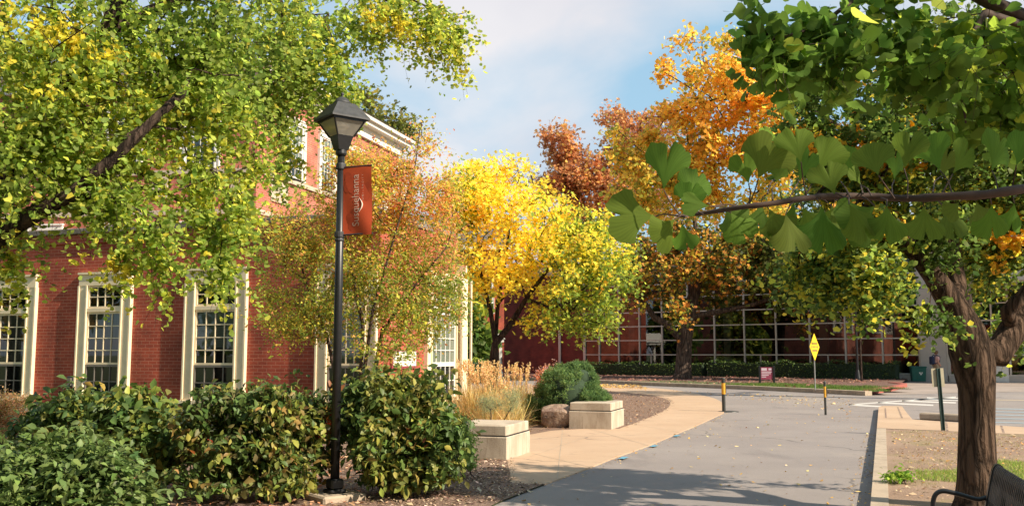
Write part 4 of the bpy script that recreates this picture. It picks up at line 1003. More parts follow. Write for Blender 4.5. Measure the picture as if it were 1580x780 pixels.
# --- left ginkgo: trunk stands outside the frame at the left, crown hangs over the lawn
def left_cols(P):
    f = blotch(P, 1.6, 3); low = np.clip((4.2-P[:,2])/2.2, 0, 1); right = np.clip((P[:,0]+2.2)/2.0, 0, 1)
    y = np.clip(0.18+0.30*low+0.45*right+0.5*(f-0.5), 0.05, 0.92)
    c = mixcol(P, [(0.15,0.22,0.04), LG_, (0.30,0.37,0.07), (0.24,0.31,0.055)], [(0.44,0.47,0.07), (0.52,0.52,0.08), (0.55,0.48,0.06), (0.34,0.40,0.06)], y)
    g = blotch(P, 2.6, 9) > 0.93
    return np.where(g[:,None], pal(len(P), [(0.56,0.50,0.06),(0.50,0.42,0.05)]), c)
tb = np.array([-7.6, 9.2, 0.0])
roots = [(tb,-1,0.34),(tb+[0.05,0,1.6],0,0.28),(aw(-90,420,9.0),1,0.24),(aw(-10,300,8.8),2,0.13),(aw(45,215,8.7),3,0.10),(aw(110,130,8.6),4,0.085),(aw(165,50,8.6),5,0.07),(aw(205,-40,8.6),6,0.085),(aw(260,-160,8.7),7,0.06),
         (aw(215,25,8.9),6,0.065),(aw(300,-10,9.6),9,0.05),(aw(420,-40,10.6),10,0.04),(aw(560,-30,11.2),11,0.03),
         (aw(-40,390,8.6),2,0.12),(aw(25,345,8.2),13,0.09),(aw(110,300,8.0),14,0.06),(aw(180,240,8.0),15,0.05),(aw(285,140,8.2),16,0.035),
         (aw(190,255,9.2),15,0.05),(aw(230,270,9.3),18,0.04),(aw(275,310,9.4),19,0.028)]
vols = [blob(60,55,8.6,150,95,0.8,50), blob(180,100,8.6,150,100,0.8,60), blob(320,60,8.9,120,75,0.7,46), blob(60,195,8.3,85,65,0.6,30), blob(165,190,8.4,110,55,0.7,30),
        blob(320,150,8.9,90,55,0.7,24), blob(455,45,10.9,95,60,0.8,44), blob(440,125,10.9,75,55,0.6,30), blob(590,10,11.4,85,38,0.6,30), blob(685,28,11.5,42,30,0.3,14),
        blob(703,62,11.5,16,32,0.15,5), blob(505,108,11.0,42,48,0.5,13), blob(110,272,8.2,60,32,0.5,9), blob(215,285,8.4,70,30,0.5,10), blob(325,270,8.8,52,44,0.4,11),
        blob(155,318,8.2,24,26,0.2,3), blob(235,350,8.3,28,36,0.25,5), blob(330,345,8.7,36,36,0.25,8), blob(375,315,8.9,26,40,0.25,6), blob(343,405,8.6,11,34,0.12,4), blob(258,395,8.4,10,24,0.12,2),
        blob(188,368,8.3,12,30,0.12,3), blob(60,295,8.3,42,16,0.3,3), blob(5,280,8.4,24,60,0.4,5), blob(12,380,8.4,12,34,0.12,4), blob(438,215,10.9,16,52,0.2,6), blob(400,245,9.2,22,44,0.2,5), blob(540,140,11.0,18,14,0.2,3),
        blob(200,-90,8.8,420,60,1.0,50), blob(-150,100,8.8,130,240,1.2,50)]
make_tree('ginkgo_tree', roots, vols, left_cols, M['leaf'], T_GINKGO, 0.044, 7, 16, 0.38, M['bark_dark'],
          'large green and yellow ginkgo tree hanging over the left side of the picture', 'tree', None, 0.45, 0.006, 0.46, 0.022, 0.75, 0.5, 0.6, 0.35, loc=tb, rmax=0.09)

# --- right ginkgo: the trunk beside the bench
tb = np.array(G(1509, 782, 0.1)); tb[2] = 0.05; TY = tb[1]; print('right ginkgo', tb)
def right_cols(P):
    f = blotch(P, 1.7, 5); y = np.clip(0.14+0.9*(f-0.55), 0.03, 0.85)
    hang = (P[:,2] < 3.4) & (P[:,0] < 3.9); y = np.where(hang, np.clip(y+0.45, 0, 0.95), y)
    c = mixcol(P, [DG, MG, (0.08,0.13,0.025), MG], [LG_, (0.36,0.38,0.05), (0.52,0.44,0.05)], y)
    g = blotch(P, 2.4, 19) > 0.955
    return np.where(g[:,None], pal(len(P), [YE,(0.60,0.40,0.04),OR]), c)
W_ = lambda px, py, dy=0.0: aw(px, py, TY+dy)
roots = [(tb,-1,0.26),(tb+[0,0,0.12],0,0.21),(W_(1508,740),1,0.185),(W_(1507,660),2,0.165),(W_(1507,600),3,0.170),(W_(1503,565),4,0.20),(W_(1497,540),5,0.205),(W_(1490,510),6,0.18),(W_(1470,470),7,0.135),(W_(1440,425,-.1),8,0.10),(W_(1408,385,-.2),9,0.08),(W_(1370,345,-.3),10,0.062),(W_(1320,315,-.3),11,0.045),(W_(1260,300,-.2),12,0.03),
         (W_(1540,545,.05),6,0.14),(W_(1562,510,.1),14,0.135),(W_(1600,470,.15),15,0.12),(W_(1660,400,.2),16,0.09),
         (W_(1555,480,-.05),15,0.075),(W_(1580,455,-.1),18,0.07),(W_(1625,395,-.2),19,0.06),
         (W_(1478,440,.2),8,0.085),(W_(1470,380,.3),21,0.07),(W_(1465,300,.4),22,0.055),(W_(1480,180,.5),23,0.04),
         (W_(1425,410,.3),9,0.06),(W_(1402,360,.4),25,0.045),(W_(1390,280,.6),26,0.035)]
rg = empty('ginkgo_tree', tb, 0, 'dark trunked ginkgo tree standing behind the park bench', 'tree')
vols = [blob(1440,190,TY,140,100,1.0,70), blob(1330,235,TY,100,80,0.8,52), blob(1560,270,TY+.5,80,100,0.9,56), blob(1260,180,TY-.1,45,70,0.5,14), blob(1395,345,TY-.1,75,45,0.6,18),
        blob(1310,370,TY-.2,58,50,0.5,22), blob(1345,420,TY-.4,45,42,0.3,14), blob(1290,420,TY-.3,24,38,0.25,7), blob(1235,400,TY,22,50,0.25,6), blob(1530,395,TY+1.0,60,42,0.6,18), blob(1450,90,TY+.3,150,70,1.0,36), blob(1555,500,TY+1.2,16,30,0.2,3),
        blob(1432,478,TY-.5,34,10,0.15,3), blob(1500,310,TY+1.2,90,60,0.7,40), blob(1620,160,TY+.6,80,140,1.0,24)]
P, ids = vol_points(vols); A, par, fix, tips = grow(roots, P, 0.4, 0.08)
import copy as _c
mb = MB(); branch_mesh(mb, A, par, fix, 0.006, 0.46, 0.05, 40)
# fissured bark: ridges running up the stem
seen = np.array(mb.v) if len(mb.v) else None
LP, li, ta, tb2 = leaves_on_tips(A, tips, 9, 15, 0.34, 0.022, 0.5)
twig_tubes(mb, ta, tb2, 0.003, 0.35)
mb.v = [(v[0]-tb[0], v[1]-tb[1], v[2]-tb[2]) for v in mb.v]
tro = mb.build('trunk', M['bark'], rg, smooth=True)
leaf_mesh('crown', LP-tb, 0.047*np.exp(rng.normal(scale=0.22, size=len(LP))), right_cols(LP), M['leaf'], rg, T_GINKGO, upbias=0.5, droop=0.6)
RIGHT_LP = LP

# --- near ginkgo: trunk outside the frame at the right, its boughs reach over the viewer
def near_cols(P):
    y = np.clip(0.12+0.6*(blotch(P, 3.0, 31)-0.6), 0.02, 0.5)
    return mixcol(P, [(0.12,0.20,0.032),(0.15,0.235,0.036),(0.10,0.17,0.028)], [(0.28,0.36,0.045),(0.36,0.42,0.055)], y, 0.15)
nb = np.array([4.6, 2.4, 0.0])
roots = [(nb,-1,0.24),(nb+[-.05,.05,1.2],0,0.2),(nb+[-.2,.2,2.3],1,0.16),(np.array([3.7,3.3,3.0]),2,0.09),(aw(1640,60,3.6),3,0.05),(aw(1520,20,3.4),4,0.016),(aw(1478,90,3.3),5,0.010),(aw(1490,190,3.3),6,0.006),
         (aw(1440,-40,3.4),4,0.016),(aw(1330,-10,3.3),8,0.010),(aw(1262,42,3.2),9,0.006),(aw(1190,62,3.1),10,0.004),
         (np.array([3.9,1.6,3.2]),2,0.07),(np.array([2.8,1.0,3.6]),12,0.05),(np.array([4.0,2.6,3.6]),2,0.08),(np.array([3.6,2.9,4.6]),14,0.05)]
vols = [blob(1250,45,3.2,75,42,0.25,5), blob(1350,40,3.3,90,50,0.3,7), blob(1470,45,3.4,90,65,0.5,7), blob(1560,70,3.5,50,80,0.4,6), blob(1530,140,3.4,70,45,0.3,6), blob(1180,90,3.1,28,22,0.12,3), blob(1160,40,3.1,16,20,0.1,2), blob(1410,110,3.3,60,30,0.25,4), blob(1300,100,3.2,60,25,0.2,3),
        blob(1400,-150,3.4,300,110,0.5,12), ((3.4,1.8,4.2),(1.4,1.3,0.8),50), ((2.7,0.7,3.5),(1.1,0.9,0.6),48), ((4.2,2.6,4.8),(1.3,1.3,0.9),45)]  # the clump nearest the viewer is unseen, added to shade the low bough
make_tree('ginkgo_tree', roots, vols, near_cols, M['leaf_near'], T_GINKGO_HI, 0.050, 6, 8, 0.15, M['twig'],
          'near ginkgo whose boughs of broad dark green leaves hang over the top right corner', 'tree', None, 0.3, 0.003, 0.45, 0.025, 0.4, 0.3, 0.4, 0.8, loc=nb, rmax=0.04)

# the low bough across the right of the view, broad fan leaves seen close
def ginkgo_leaf(mb, base, d, n, size, spread=1.05, notch=0.3, seed=0):
    """broad fan leaf with wavy rim, a cleft and a long stalk; base = top of stalk"""
    d = d.normalized(); n = (n - d*n.dot(d)).normalized(); x = d.cross(n)
    K = 41; vs = [base]; rings = ((0.2,0.55),(0.42,0.70),(0.65,0.84),(0.85,0.95),(1.0,1.0))
    cup = 0.10+0.05*math.sin(seed*2.3); side = 0.10*math.sin(seed*1.1)
    for ring_, asc in rings:
        for i in range(K):
            t = -1+2*i/(K-1); a = t*spread*asc
            out = 1-0.30*abs(t)**5-0.06*t*t
            out *= 1-notch*math.exp(-((t-0.06*math.sin(seed))/0.075)**2)*(0.5+0.5*math.exp(-((t-0.06*math.sin(seed))/0.03)**2))
            out *= 1+0.030*math.sin(t*9+seed*3)+0.016*math.sin(t*21+seed*5)+0.008*math.sin(t*43+seed)
            rr = ring_*(1-(1-out)*ring_**3)
            z = cup*math.cos(a*1.6)*ring_ - 0.18*ring_**2*(0.6+0.4*math.sin(seed+t*2.0)) + side*t*ring_ + 0.03*math.sin(t*7+seed)*ring_**3
            vs.append(base + (x*math.sin(a)*rr + d*math.cos(a)*rr + n*z)*size)
    F = [(0, 1+i+1, 1+i) for i in range(K-1)]
    for q in range(len(rings)-1): F += [(1+q*K+i, 1+q*K+i+1, 1+(q+1)*K+i+1, 1+(q+1)*K+i) for i in range(K-1)]
    mb.add(vs, F)
YB = 1.62
bough_px = [(1760,262),(1660,282),(1580,291),(1520,300),(1460,303),(1400,306),(1340,303),(1290,302),(1240,306),(1190,314),(1140,320),(1090,328),(1045,334)]
bpts = [at(x, y, YB + (0.5*(x-1580)/180 if x > 1580 else 0)+0.04*math.sin(x*0.02)) for x, y in bough_px]
bough = MB(); rr = [0.013,0.010,0.0085,0.008,0.0072,0.0065,0.006,0.0055,0.005,0.0048,0.0042,0.0036,0.0026]
full = [Vector((3.9,2.3,2.9)), Vector((3.0,2.2,2.35))] + bpts
sm = []; src = [0.03,0.02]+rr; smr = []
for i in range(len(full)-1):
    a, b, c, d = full[max(i-1,0)], full[i], full[i+1], full[min(i+2,len(full)-1)]
    for k in range(4):
        t = k/4; sm.append(0.5*((2*b)+(-a+c)*t+(2*a-5*b+4*c-d)*t*t+(-a+3*b-3*c+d)*t**3)); smr.append((src[i]*(1-t)+src[i+1]*t)*(1+random.uniform(-.1,.14)))
sm.append(full[-1]); smr.append(src[-1])
bough.tube(sm, smr, 8)
ntree = [o for o in bpy.data.objects if o.type == 'EMPTY' and o.get('label','').startswith('near ginkgo')][0]
ONE = []; stalks = MB(); rl = random.Random(5)
# (stalk foot on the bough px, leaf base px, leaf tip px, size factor)
hand = [((1050,333),(1024,292),(1035,207),1.0),((1050,333),(1010,334),(927,330),1.0),((1062,333),(1040,338),(1000,388),0.95),((1062,333),(1052,345),(1062,392),1.0),((1070,331),(1065,310),(1085,245),0.85),
        ((1085,330),(1058,322),(1075,262),0.8),((1155,318),(1155,283),(1143,225),0.95),((1155,318),(1170,275),(1205,200),1.0),((1245,306),(1236,250),(1220,190),1.05),((1240,306),(1262,262),(1300,208),1.0),
        ((1100,326),(1118,318),(1150,356),0.95),((1110,325),(1128,328),(1160,378),1.0),((1180,316),(1186,322),(1215,372),1.05),((1200,314),(1225,312),(1205,392),1.05),((1260,305),(1268,318),(1270,400),1.05),
        ((1150,319),(1095,318),(1020,310),0.7),((1300,303),(1288,300),(1265,238),0.95),((1300,303),(1310,315),(1345,375),1.05),((1330,303),(1350,318),(1290,370),1.0),((1360,305),(1368,318),(1372,380),1.05),
        ((1380,306),(1355,270),(1340,215),1.05),((1400,306),(1395,260),(1410,200),1.1),((1420,305),(1425,318),(1430,375),1.05),((1450,304),(1470,268),(1500,215),1.05),((1470,303),(1450,262),(1430,205),1.1),
        ((1520,300),(1530,315),(1528,375),1.05),((1540,298),(1530,262),(1545,205),1.1),((1560,295),(1568,255),(1590,200),1.1),((1500,301),(1480,312),(1455,340),0.8),((1230,307),(1212,330),(1230,402),1.0),((1345,303),(1328,285),(1310,250),0.8)]

for k in range(15):      # more leaves on the short spurs behind and in front of the first ones
    px = rl.uniform(1180, 1600); up_ = rl.random() < 0.5; by = 303+rl.uniform(-6,6); tx_ = px+rl.uniform(-45,45)
    hand.append(((px, by), (px+(tx_-px)*0.4, by+(-26 if up_ else 12)), (tx_, by+(rl.uniform(-95,-62) if up_ else rl.uniform(50,80))), rl.uniform(0.75,1.0)))
for i, (f, b, t, s) in enumerate(hand):
    dz = rl.uniform(-0.10, 0.10) if i < 31 else rl.uniform(0.10, 0.45); foot = at(f[0], f[1], YB); B = at(b[0], b[1], YB+dz); T = at(t[0], t[1], YB+dz+rl.uniform(-0.03,0.03))
    d = T-B; size = max(0.055, d.length*1.0)
    n = Vector((rl.uniform(-.5,.4), -1, rl.uniform(-.5,.4)))
    stalks.tube([foot, (foot+B)/2+Vector((rl.uniform(-.006,.006),0,0.004)), B], [0.0016,0.0012,0.001], 5)
    one = MB(); ginkgo_leaf(one, B, d, n, size*s*0.86, spread=rl.uniform(0.68,1.0), notch=rl.choice((0.08,0.30,0.42)), seed=i*1.7)
    c0 = np.array((0.085+rl.uniform(-.015,.03), 0.150+rl.uniform(-.02,.03), 0.020))
    # fine veins fan out from the stalk
    ONE.append((one, [(*(c0*(1+0.09*((k % 2)*2-1)+0.05*math.sin(k*0.9))), 1) for k in range(len(one.v))]))
for v in [bough, stalks]+[o_[0] for o_ in ONE]: v.v = [(p[0]-nb[0], p[1]-nb[1], p[2]-nb[2]) for p in v.v]
bo = bough.build('bough', M['twig'], ntree, smooth=True); stalks.build('stalk', M['twig'], bo)
for one, cc in ONE:
    lo = one.build('broad_leaf', M['leaf_near'], bo, smooth=True)
    ca = lo.data.attributes.new('Col', 'FLOAT_COLOR', 'POINT'); ca.data.foreach_set('color', np.array(cc, np.float32).ravel())

# --- serviceberry behind the lamp
def sb_cols(P):
    z = P[:,2]; x = P[:,0]; red = np.clip((z-2.7)/1.3, 0, 1)*0.9; f = blotch(P, 2.2, 7)
    c = mixcol(P, [(0.16,0.22,0.04), LG_, (0.34,0.33,0.06), LG_], [(0.64,0.32,0.13),(0.62,0.23,0.13),(0.64,0.44,0.07),(0.62,0.34,0.10)], np.clip(red*0.75+0.22*f, 0.05, 0.8))
    return mixcol2(P, c)
def mixcol2(P, c):
    g = rng.random(len(P)) < np.clip(0.25+0.5*(blotch(P, 1.8, 17)-0.5), 0, 0.6); return np.where(g[:,None], pal(len(P), [(0.50,0.46,0.07),(0.62,0.48,0.07),(0.40,0.42,0.06)]), c)
YS = 15.0; b0 = np.array(G(545, 690)); b0 = np.array([at(548,600,YS).x, YS, 0.0]); S = lambda px, py, dy=0: aw(px, py, YS+dy)
roots = [(b0,-1,0.07),(b0+[-.1,0,.35],0,0.045),(S(505,520),1,0.026),(S(470,430,.2),2,0.018),(S(450,340,.3),3,0.012),
         (b0+[.05,.1,.4],0,0.045),(S(560,500,-.2),5,0.028),(S(540,400),6,0.02),(S(520,300),7,0.012),
         (b0+[.15,-.1,.4],0,0.042),(S(590,510),9,0.028),(S(640,440,-.2),10,0.02),(S(690,380,-.2),11,0.012),
         (b0+[.05,-.15,.4],0,0.04),(S(575,480,-.5),13,0.025),(S(610,360,-.5),14,0.017),(S(640,260,-.4),15,0.010),(S(650,185,-.4),16,0.007),
         (S(545,440,.5),6,0.03),(S(580,320,.6),18,0.02)]
vols = [blob(560,300,YS,70,65,1.0,40), blob(620,330,YS,80,70,1.0,50), blob(500,350,YS,70,70,0.9,36), blob(660,400,YS,55,70,0.9,34), blob(450,420,YS+.2,50,70,0.7,26), blob(560,430,YS,100,70,1.0,60), blob(640,480,YS-.2,65,45,0.8,30), blob(500,490,YS,70,45,0.7,26),
        blob(540,250,YS,45,30,0.6,14), blob(600,262,YS,60,40,0.6,20), blob(655,215,YS-.3,10,30,0.1,4), blob(680,300,YS-.2,30,40,0.4,10), blob(700,450,YS-.2,22,50,0.4,8), blob(430,340,YS,25,40,0.4,6), blob(600,530,YS-.6,60,16,0.4,8), blob(430,500,YS,30,25,0.3,6)]
make_tree('serviceberry_tree', roots, vols, sb_cols, M['leaf'], T_SMALL, 0.050, 10, 13, 0.36, M['twig'], 'airy many stemmed small tree with reddish tips behind the street lamp', 'tree', None, 0.4, 0.0045, 0.42, 0.04, 0.05, 0.4, 0.2, 0.5, loc=b0, rmax=0.018)

# --- yellow tree beyond the corner of the wing
def yc(P):
    X = P[:,0]/P[:,1]*FPX+790; Zp = P[:,2]
    low = np.clip((4.6-Zp)/2.6, 0, 1); r_ = np.clip((X-790)/170, 0, 1); f = blotch(P, 1.2, 41)
    g = np.clip(0.12+1.2*low*(0.4+0.6*r_)+0.40*r_+0.7*(f-0.5), 0.03, 0.95)
    c = mixcol(P, [YE,(0.80,0.66,0.08),(0.78,0.60,0.07),(0.70,0.62,0.09)], [MG,(0.24,0.32,0.05),(0.42,0.46,0.06),(0.18,0.26,0.04)], g)
    o = blotch(P, 1.5, 43) > 0.965
    return np.where(o[:,None], pal(len(P), [(0.74,0.44,0.05),(0.74,0.50,0.05)]), c)
YY = 31.0; b0 = np.array([at(757,600,YY).x, YY, 0.0]); S = lambda px, py, dy=0: aw(px, py, YY+dy)
roots = [(b0,-1,0.20),(S(760,580),0,0.17),(S(763,545),1,0.15),(S(764,530),2,0.11),(S(757,480),3,0.075),(S(742,420),4,0.05),(S(735,340),5,0.03),(S(788,500),3,0.10),(S(812,460,-.3),7,0.08),(S(850,410,-.4),8,0.05),(S(880,360,-.4),9,0.03),
         (S(768,470,.4),3,0.07),(S(780,400,.4),11,0.05),(S(790,320,.4),12,0.03),(S(800,430,1),11,0.045),(S(840,330,1),14,0.03),(S(850,475,-.8),8,0.05),(S(900,460,-1),16,0.03)]
vols = [blob(750,295,YY,65,50,1.8,64), blob(712,335,YY,48,58,1.5,50), blob(820,330,YY,80,55,2.2,80), blob(890,370,YY-.3,70,55,2.0,75), blob(930,430,YY-.3,45,65,1.6,50), blob(860,430,YY-.3,90,50,2.2,80), blob(780,400,YY,70,50,1.8,50), blob(730,430,YY,30,35,1.0,14),
        blob(905,490,YY-.5,45,25,1.2,20), blob(850,490,YY-.5,40,15,1.0,9), blob(740,262,YY,25,18,0.8,8), blob(790,262,YY,40,14,0.8,8), blob(960,400,YY-.2,22,40,0.8,12)]
make_tree('maple_tree', roots, vols, yc, M['leaf'], T_LOBED, 0.115, 6, 8, 0.55, M['bark_dark'], 'bright yellow tree with greener lower right side beyond the ornamental grass', 'tree', None, 0.6, 0.014, 0.46, 0.10, 0.15, 0.6, 0.3, 0.4, loc=b0, rmax=0.06)

# --- russet oak farther back
YR = 78.0
def rc(P):
    f = blotch(P, 0.5, 51); return mixcol(P, [(0.44,0.21,0.09),(0.50,0.25,0.10),(0.38,0.17,0.08)], [(0.46,0.32,0.08),(0.60,0.32,0.09)], np.clip(0.2+0.5*(f-0.4), 0, 0.8))
b0 = np.array([at(905,600,YR).x, YR, 0.0]); S = lambda px, py, dy=0: aw(px, py, YR+dy)
roots = [(b0,-1,0.5),(S(905,480),0,0.4),(S(900,400),1,0.3),(S(885,300),2,0.16),(S(870,240),3,0.08),(S(940,320),2,0.18),(S(985,240),5,0.1),(S(845,330),2,0.12)]
vols = [blob(872,225,YR,30,32,2.5,30), blob(895,270,YR,50,35,3,50), blob(860,285,YR,35,30,2.5,30), blob(930,300,YR,60,45,4,60), blob(980,235,YR,50,45,3.5,60), blob(1010,200,YR,40,30,3,26), blob(950,185,YR,24,16,2,10), blob(1000,300,YR,50,50,3,40), blob(900,350,YR,70,40,4,36), blob(845,215,YR,12,14,1.2,5)]
make_tree('oak_tree', roots, vols, rc, M['leaf'], T_LOBED, 0.30, 6, 8, 1.0, M['bark_oak'], 'tall russet brown oak rising behind the yellow tree', 'tree', None, 1.4, 0.04, 0.44, 0.25, 0.05, 0.6, 0.2, 0.3, loc=b0, rmax=0.2)

# --- orange ginkgo in the middle distance; its limbs reach left across the sky
YO = 33.0
def oc(P):
    f = blotch(P, 0.9, 61); X = P[:,0]/P[:,1]*FPX+790
    lft = np.clip((1000-X)/80, 0, 1)+np.clip((X-1260)/80, 0, 1)
    gr = (X > 1255) & (rng.random(len(P)) < 0.85); cc = mixcol(P, [(0.66,0.37,0.06),(0.70,0.45,0.07),(0.68,0.50,0.07),(0.60,0.32,0.06)], [(0.46,0.42,0.07),(0.30,0.32,0.06),(0.62,0.46,0.08)], np.clip(0.40+0.8*(f-0.5)+0.5*lft, 0.06, 0.9))
    return np.where(gr[:,None], pal(len(P), [MG, LG_, (0.34,0.36,0.05)]), cc)
b0 = np.array([at(1500,640,YO).x, YO, 0.0]); S = lambda px, py, dy=0: aw(px, py, YO+dy)
roots = [(b0,-1,0.34),(S(1490,480),0,0.28),(S(1475,380),1,0.24),(S(1466,300),2,0.18),(S(1470,180),3,0.10),(S(1480,60),4,0.05),
         (S(1330,220,-.5),3,0.11),(S(1240,160,-.8),6,0.10),(S(1170,145,-1),7,0.08),(S(1100,155,-1),8,0.055),(S(1045,170,-1),9,0.03),
         (S(1330,300,.8),2,0.12),(S(1200,240,1),11,0.10),(S(1120,252,1),12,0.07),(S(1060,265,1),13,0.04),(S(1290,90,0),6,0.06),(S(1190,60,0),15,0.03),(S(1560,250,0),3,0.08)]
vols = [blob(1120,130,YO-.8,75,45,2,70), blob(1190,160,YO-.6,55,70,2,60), blob(1060,170,YO-.8,40,30,1.2,24), blob(1100,215,YO,70,45,2,60), blob(1190,250,YO,70,55,2,56), blob(1040,260,YO+.5,50,40,1.6,30), blob(1000,215,YO-.3,26,26,1,10), blob(985,270,YO,35,35,1.2,14),
        blob(1080,300,YO+.6,70,35,1.6,34), blob(1160,330,YO+.6,70,30,1.5,26), blob(1030,110,YO-1,24,14,0.5,5), blob(1250,100,YO,60,60,1.8,30), blob(1430,250,YO,120,130,2.5,60), blob(1540,250,YO,60,120,2.5,36), blob(1090,60,YO-1,40,14,0.5,5), blob(1160,75,YO-.8,40,20,0.8,10), blob(1060,62,YO-1,18,10,0.4,3), blob(1010,315,YO+.4,48,36,1.2,22), blob(962,262,YO,36,42,1.2,14), blob(950,215,YO,18,24,0.8,4)]
make_tree('ginkgo_tree', roots, vols, oc, M['leaf'], T_GINKGO_LO, 0.125, 6, 8, 0.5, M['bark_dark'], 'orange ginkgo with long dark limbs reaching left against the sky', 'tree', None, 0.8, 0.012, 0.46, 0.10, 0.1, 0.6, 0.2, 0.5, loc=b0, rmax=0.08)

# --- oak in front of the glass building
YK = 55.0
def kc(P):
    f = blotch(P, 0.6, 71); g = blotch(P, 1.0, 73)
    c = mixcol(P, [(0.05,0.07,0.014),(0.09,0.10,0.02),(0.12,0.14,0.025)], [(0.58,0.28,0.05),(0.42,0.34,0.04),(0.52,0.22,0.05)], np.clip(0.02+1.1*(f-0.5), 0.03, 0.9))
    return c
b0 = np.array([at(1053,588.5,YK).x, YK, 0.14]); S = lambda px, py, dy=0: aw(px, py, YK+dy)
roots = [(b0,-1,0.62),(S(1054,575),0,0.48),(S(1056,530),1,0.44),(S(1060,490),2,0.46),(S(1030,500),2,0.22),(S(1010,490),4,0.19),(S(990,460),5,0.12),(S(975,430),6,0.07),
         (S(1075,440),3,0.28),(S(1080,390),8,0.2),(S(1070,330),9,0.12),(S(1110,480,-.5),3,0.16),(S(1160,470,-1),11,0.12),(S(1230,445,-1.5),12,0.07),(S(1140,400),8,0.12),(S(1200,370),14,0.08)]
vols = [blob(1010,425,YK,50,36,3,34), blob(1080,415,YK,60,40,3,36), blob(1150,415,YK-1,60,38,3,38), blob(1210,405,YK-1,50,36,3,32), blob(1080,365,YK,75,34,3,54), blob(1165,372,YK,65,36,2.5,50), blob(1000,385,YK,40,25,2,20), blob(1225,455,YK-1.5,35,25,1.5,14), blob(980,455,YK,25,22,1.5,10), blob(1040,480,YK-2.5,28,12,1,5), blob(1105,460,YK+1,35,12,1,6), blob(1270,420,YK-1,40,40,2,20)]
make_tree('oak_tree', roots, vols, kc, M['leaf'], T_LOBED, 0.22, 6, 9, 0.8, M['bark_oak'], 'stout dark oak with orange tinged leaves in front of the glass building', 'tree', None, 1.0, 0.03, 0.45, 0.2, 0.1, 0.6, 0.3, 0.35, loc=b0, rmax=0.16)

# --- more trees: beyond the tall hall, behind the glass building, and dark evergreen by the glass
def simple_tree(name, px, Y, blobs, cols, sizes, label, cat='tree', barkm=None, tpl=T_LOBED, tw=6, per=8, ln=0.8, group=None, base_z=0.0):
    b0 = np.array([at(px,600,Y).x, Y, base_z]); top = max(b[0][2]+b[1][2]*0.2 for b in blobs)
    tk = top/6*(0.35 if name == 'magnolia_tree' else 1); roots = [(b0,-1,0.2*tk),(b0+[0,0,top*0.35],0,0.15*tk),(b0+[0.1,0,top*0.6],1,0.09*tk),(b0+[-0.1,0,top*0.85],2,0.04*tk)]
    f = lambda P: mixcol(P, cols[0], cols[1], np.clip(0.25+0.8*(blotch(P, 3.0/ln*0.4, px) - 0.5), 0.03, 0.9))
    return make_tree(name, roots, blobs, f, M['leaf'], tpl, sizes, tw, per, ln, barkm or M['bark_dark'], label, cat, group, 1.0, 0.02, 0.45, sizes*0.9, 0.1, 0.6, 0.2, 0.25, loc=b0, rmax=0.15)
simple_tree('locust_tree', 600, 46, [blob(595,190,46,26,22,2,22), blob(620,205,46,18,12,1.5,10), blob(600,240,46,25,35,2,14), blob(560,150,46,20,20,2,8)], ([(0.12,0.13,0.03),(0.08,0.10,0.02)],[(0.30,0.24,0.04),(0.2,0.19,0.03)]), 0.20, 'small olive green tree top above the cornice of the tall hall')
simple_tree('broadleaf_tree', 1560, 62, [blob(1540,220,62,70,80,5,60), blob(1600,300,62,80,80,5,50), blob(1480,300,62,50,60,4,30)], ([MG,LG_],[YG,(0.4,0.3,0.04)]), 0.30, 'light green tree rising above the glass building at the far right')
simple_tree('broadleaf_tree', 1250, 80, [blob(1250,330,80,90,60,5,60), blob(1330,350,80,80,60,5,50), blob(1180,360,80,50,40,4,20)], ([DG,MG],[(0.2,0.17,0.03),(0.12,0.15,0.03)]), 0.36, 'dark green tree standing behind the roof of the glass building')
simple_tree('magnolia_tree', 1330, 50.5, [blob(1290,440,50.5,45,32,2.0,50), blob(1350,430,50.5,50,36,2.0,50), blob(1235,440,50.5,30,26,1.5,18)], ([DG,(0.02,0.045,0.014)],[MG,(0.05,0.08,0.02)]), 0.22, 'dark leafy tree overhanging the hedge in front of the right half of the glass')
# trees behind the viewer, seen mirrored in the panes
def lawn_tree(x, y, h, w, cols, label):
    b0 = np.array([x, y, 0.0]); roots = [(b0,-1,0.3),(b0+[0,0,h*.25],0,0.25),(b0+[.2,.1,h*.5],1,0.16),(b0+[-.1,.2,h*.8],2,0.07)]
    f = lambda P: mixcol(P, cols, [YG], np.clip(0.2+0.8*(blotch(P, 0.8, int(h*10))-0.5), 0.03, 0.9))
    make_tree('lawn_tree', roots, [((x,y,h*.62),(w,w,h*.42),130),((x+w*.4,y,h*.4),(w*.8,w*.8,h*.22),40)], f, M['leaf'], T_SMALL, 0.5, 5, 8, 1.2, M['bark_dark'], label, 'tree', None, 1.2, 0.02, 0.45, 0.3, 0.1, 0.6, 0.2, 0.1, loc=b0, rmax=0.15)
lawn_tree(-12,-9,13,5,[DG,MG],'tall green tree on the lawn behind the viewer to the left')
lawn_tree(-3,-14,14,5.5,[DG,MG],'tall dark green tree directly behind the viewer')
lawn_tree(7,-20,15,6,[OR,MG],'broad orange tree behind the viewer to the right')
lawn_tree(-24,-3,14,6,[DG,MG],'wide green tree far behind the viewer at the left')
lawn_tree(-26,7,13,5.5,[DG,MG],'spreading green tree far to the left of the brick wing')
lawn_tree(-33,13,14,6,[MG,OR],'orange tinged tree far to the left beyond the lawn')
lawn_tree(17,-24,13,5.5,[DG,MG],'green tree in front of the rear brick hall')

lawn_tree(-6.2,47,6.5,2.2,[DG,MG],'small green tree added behind the tall hall to cover brick mirrored in the panes')  # added so that foliage covers the brick mirrored in the glass front
lawn_tree(-3.4,56,6.0,1.2,[DG,MG],'small green tree added beside the porch of the brick house')  # added to block the reflection of the brick house in the left bays
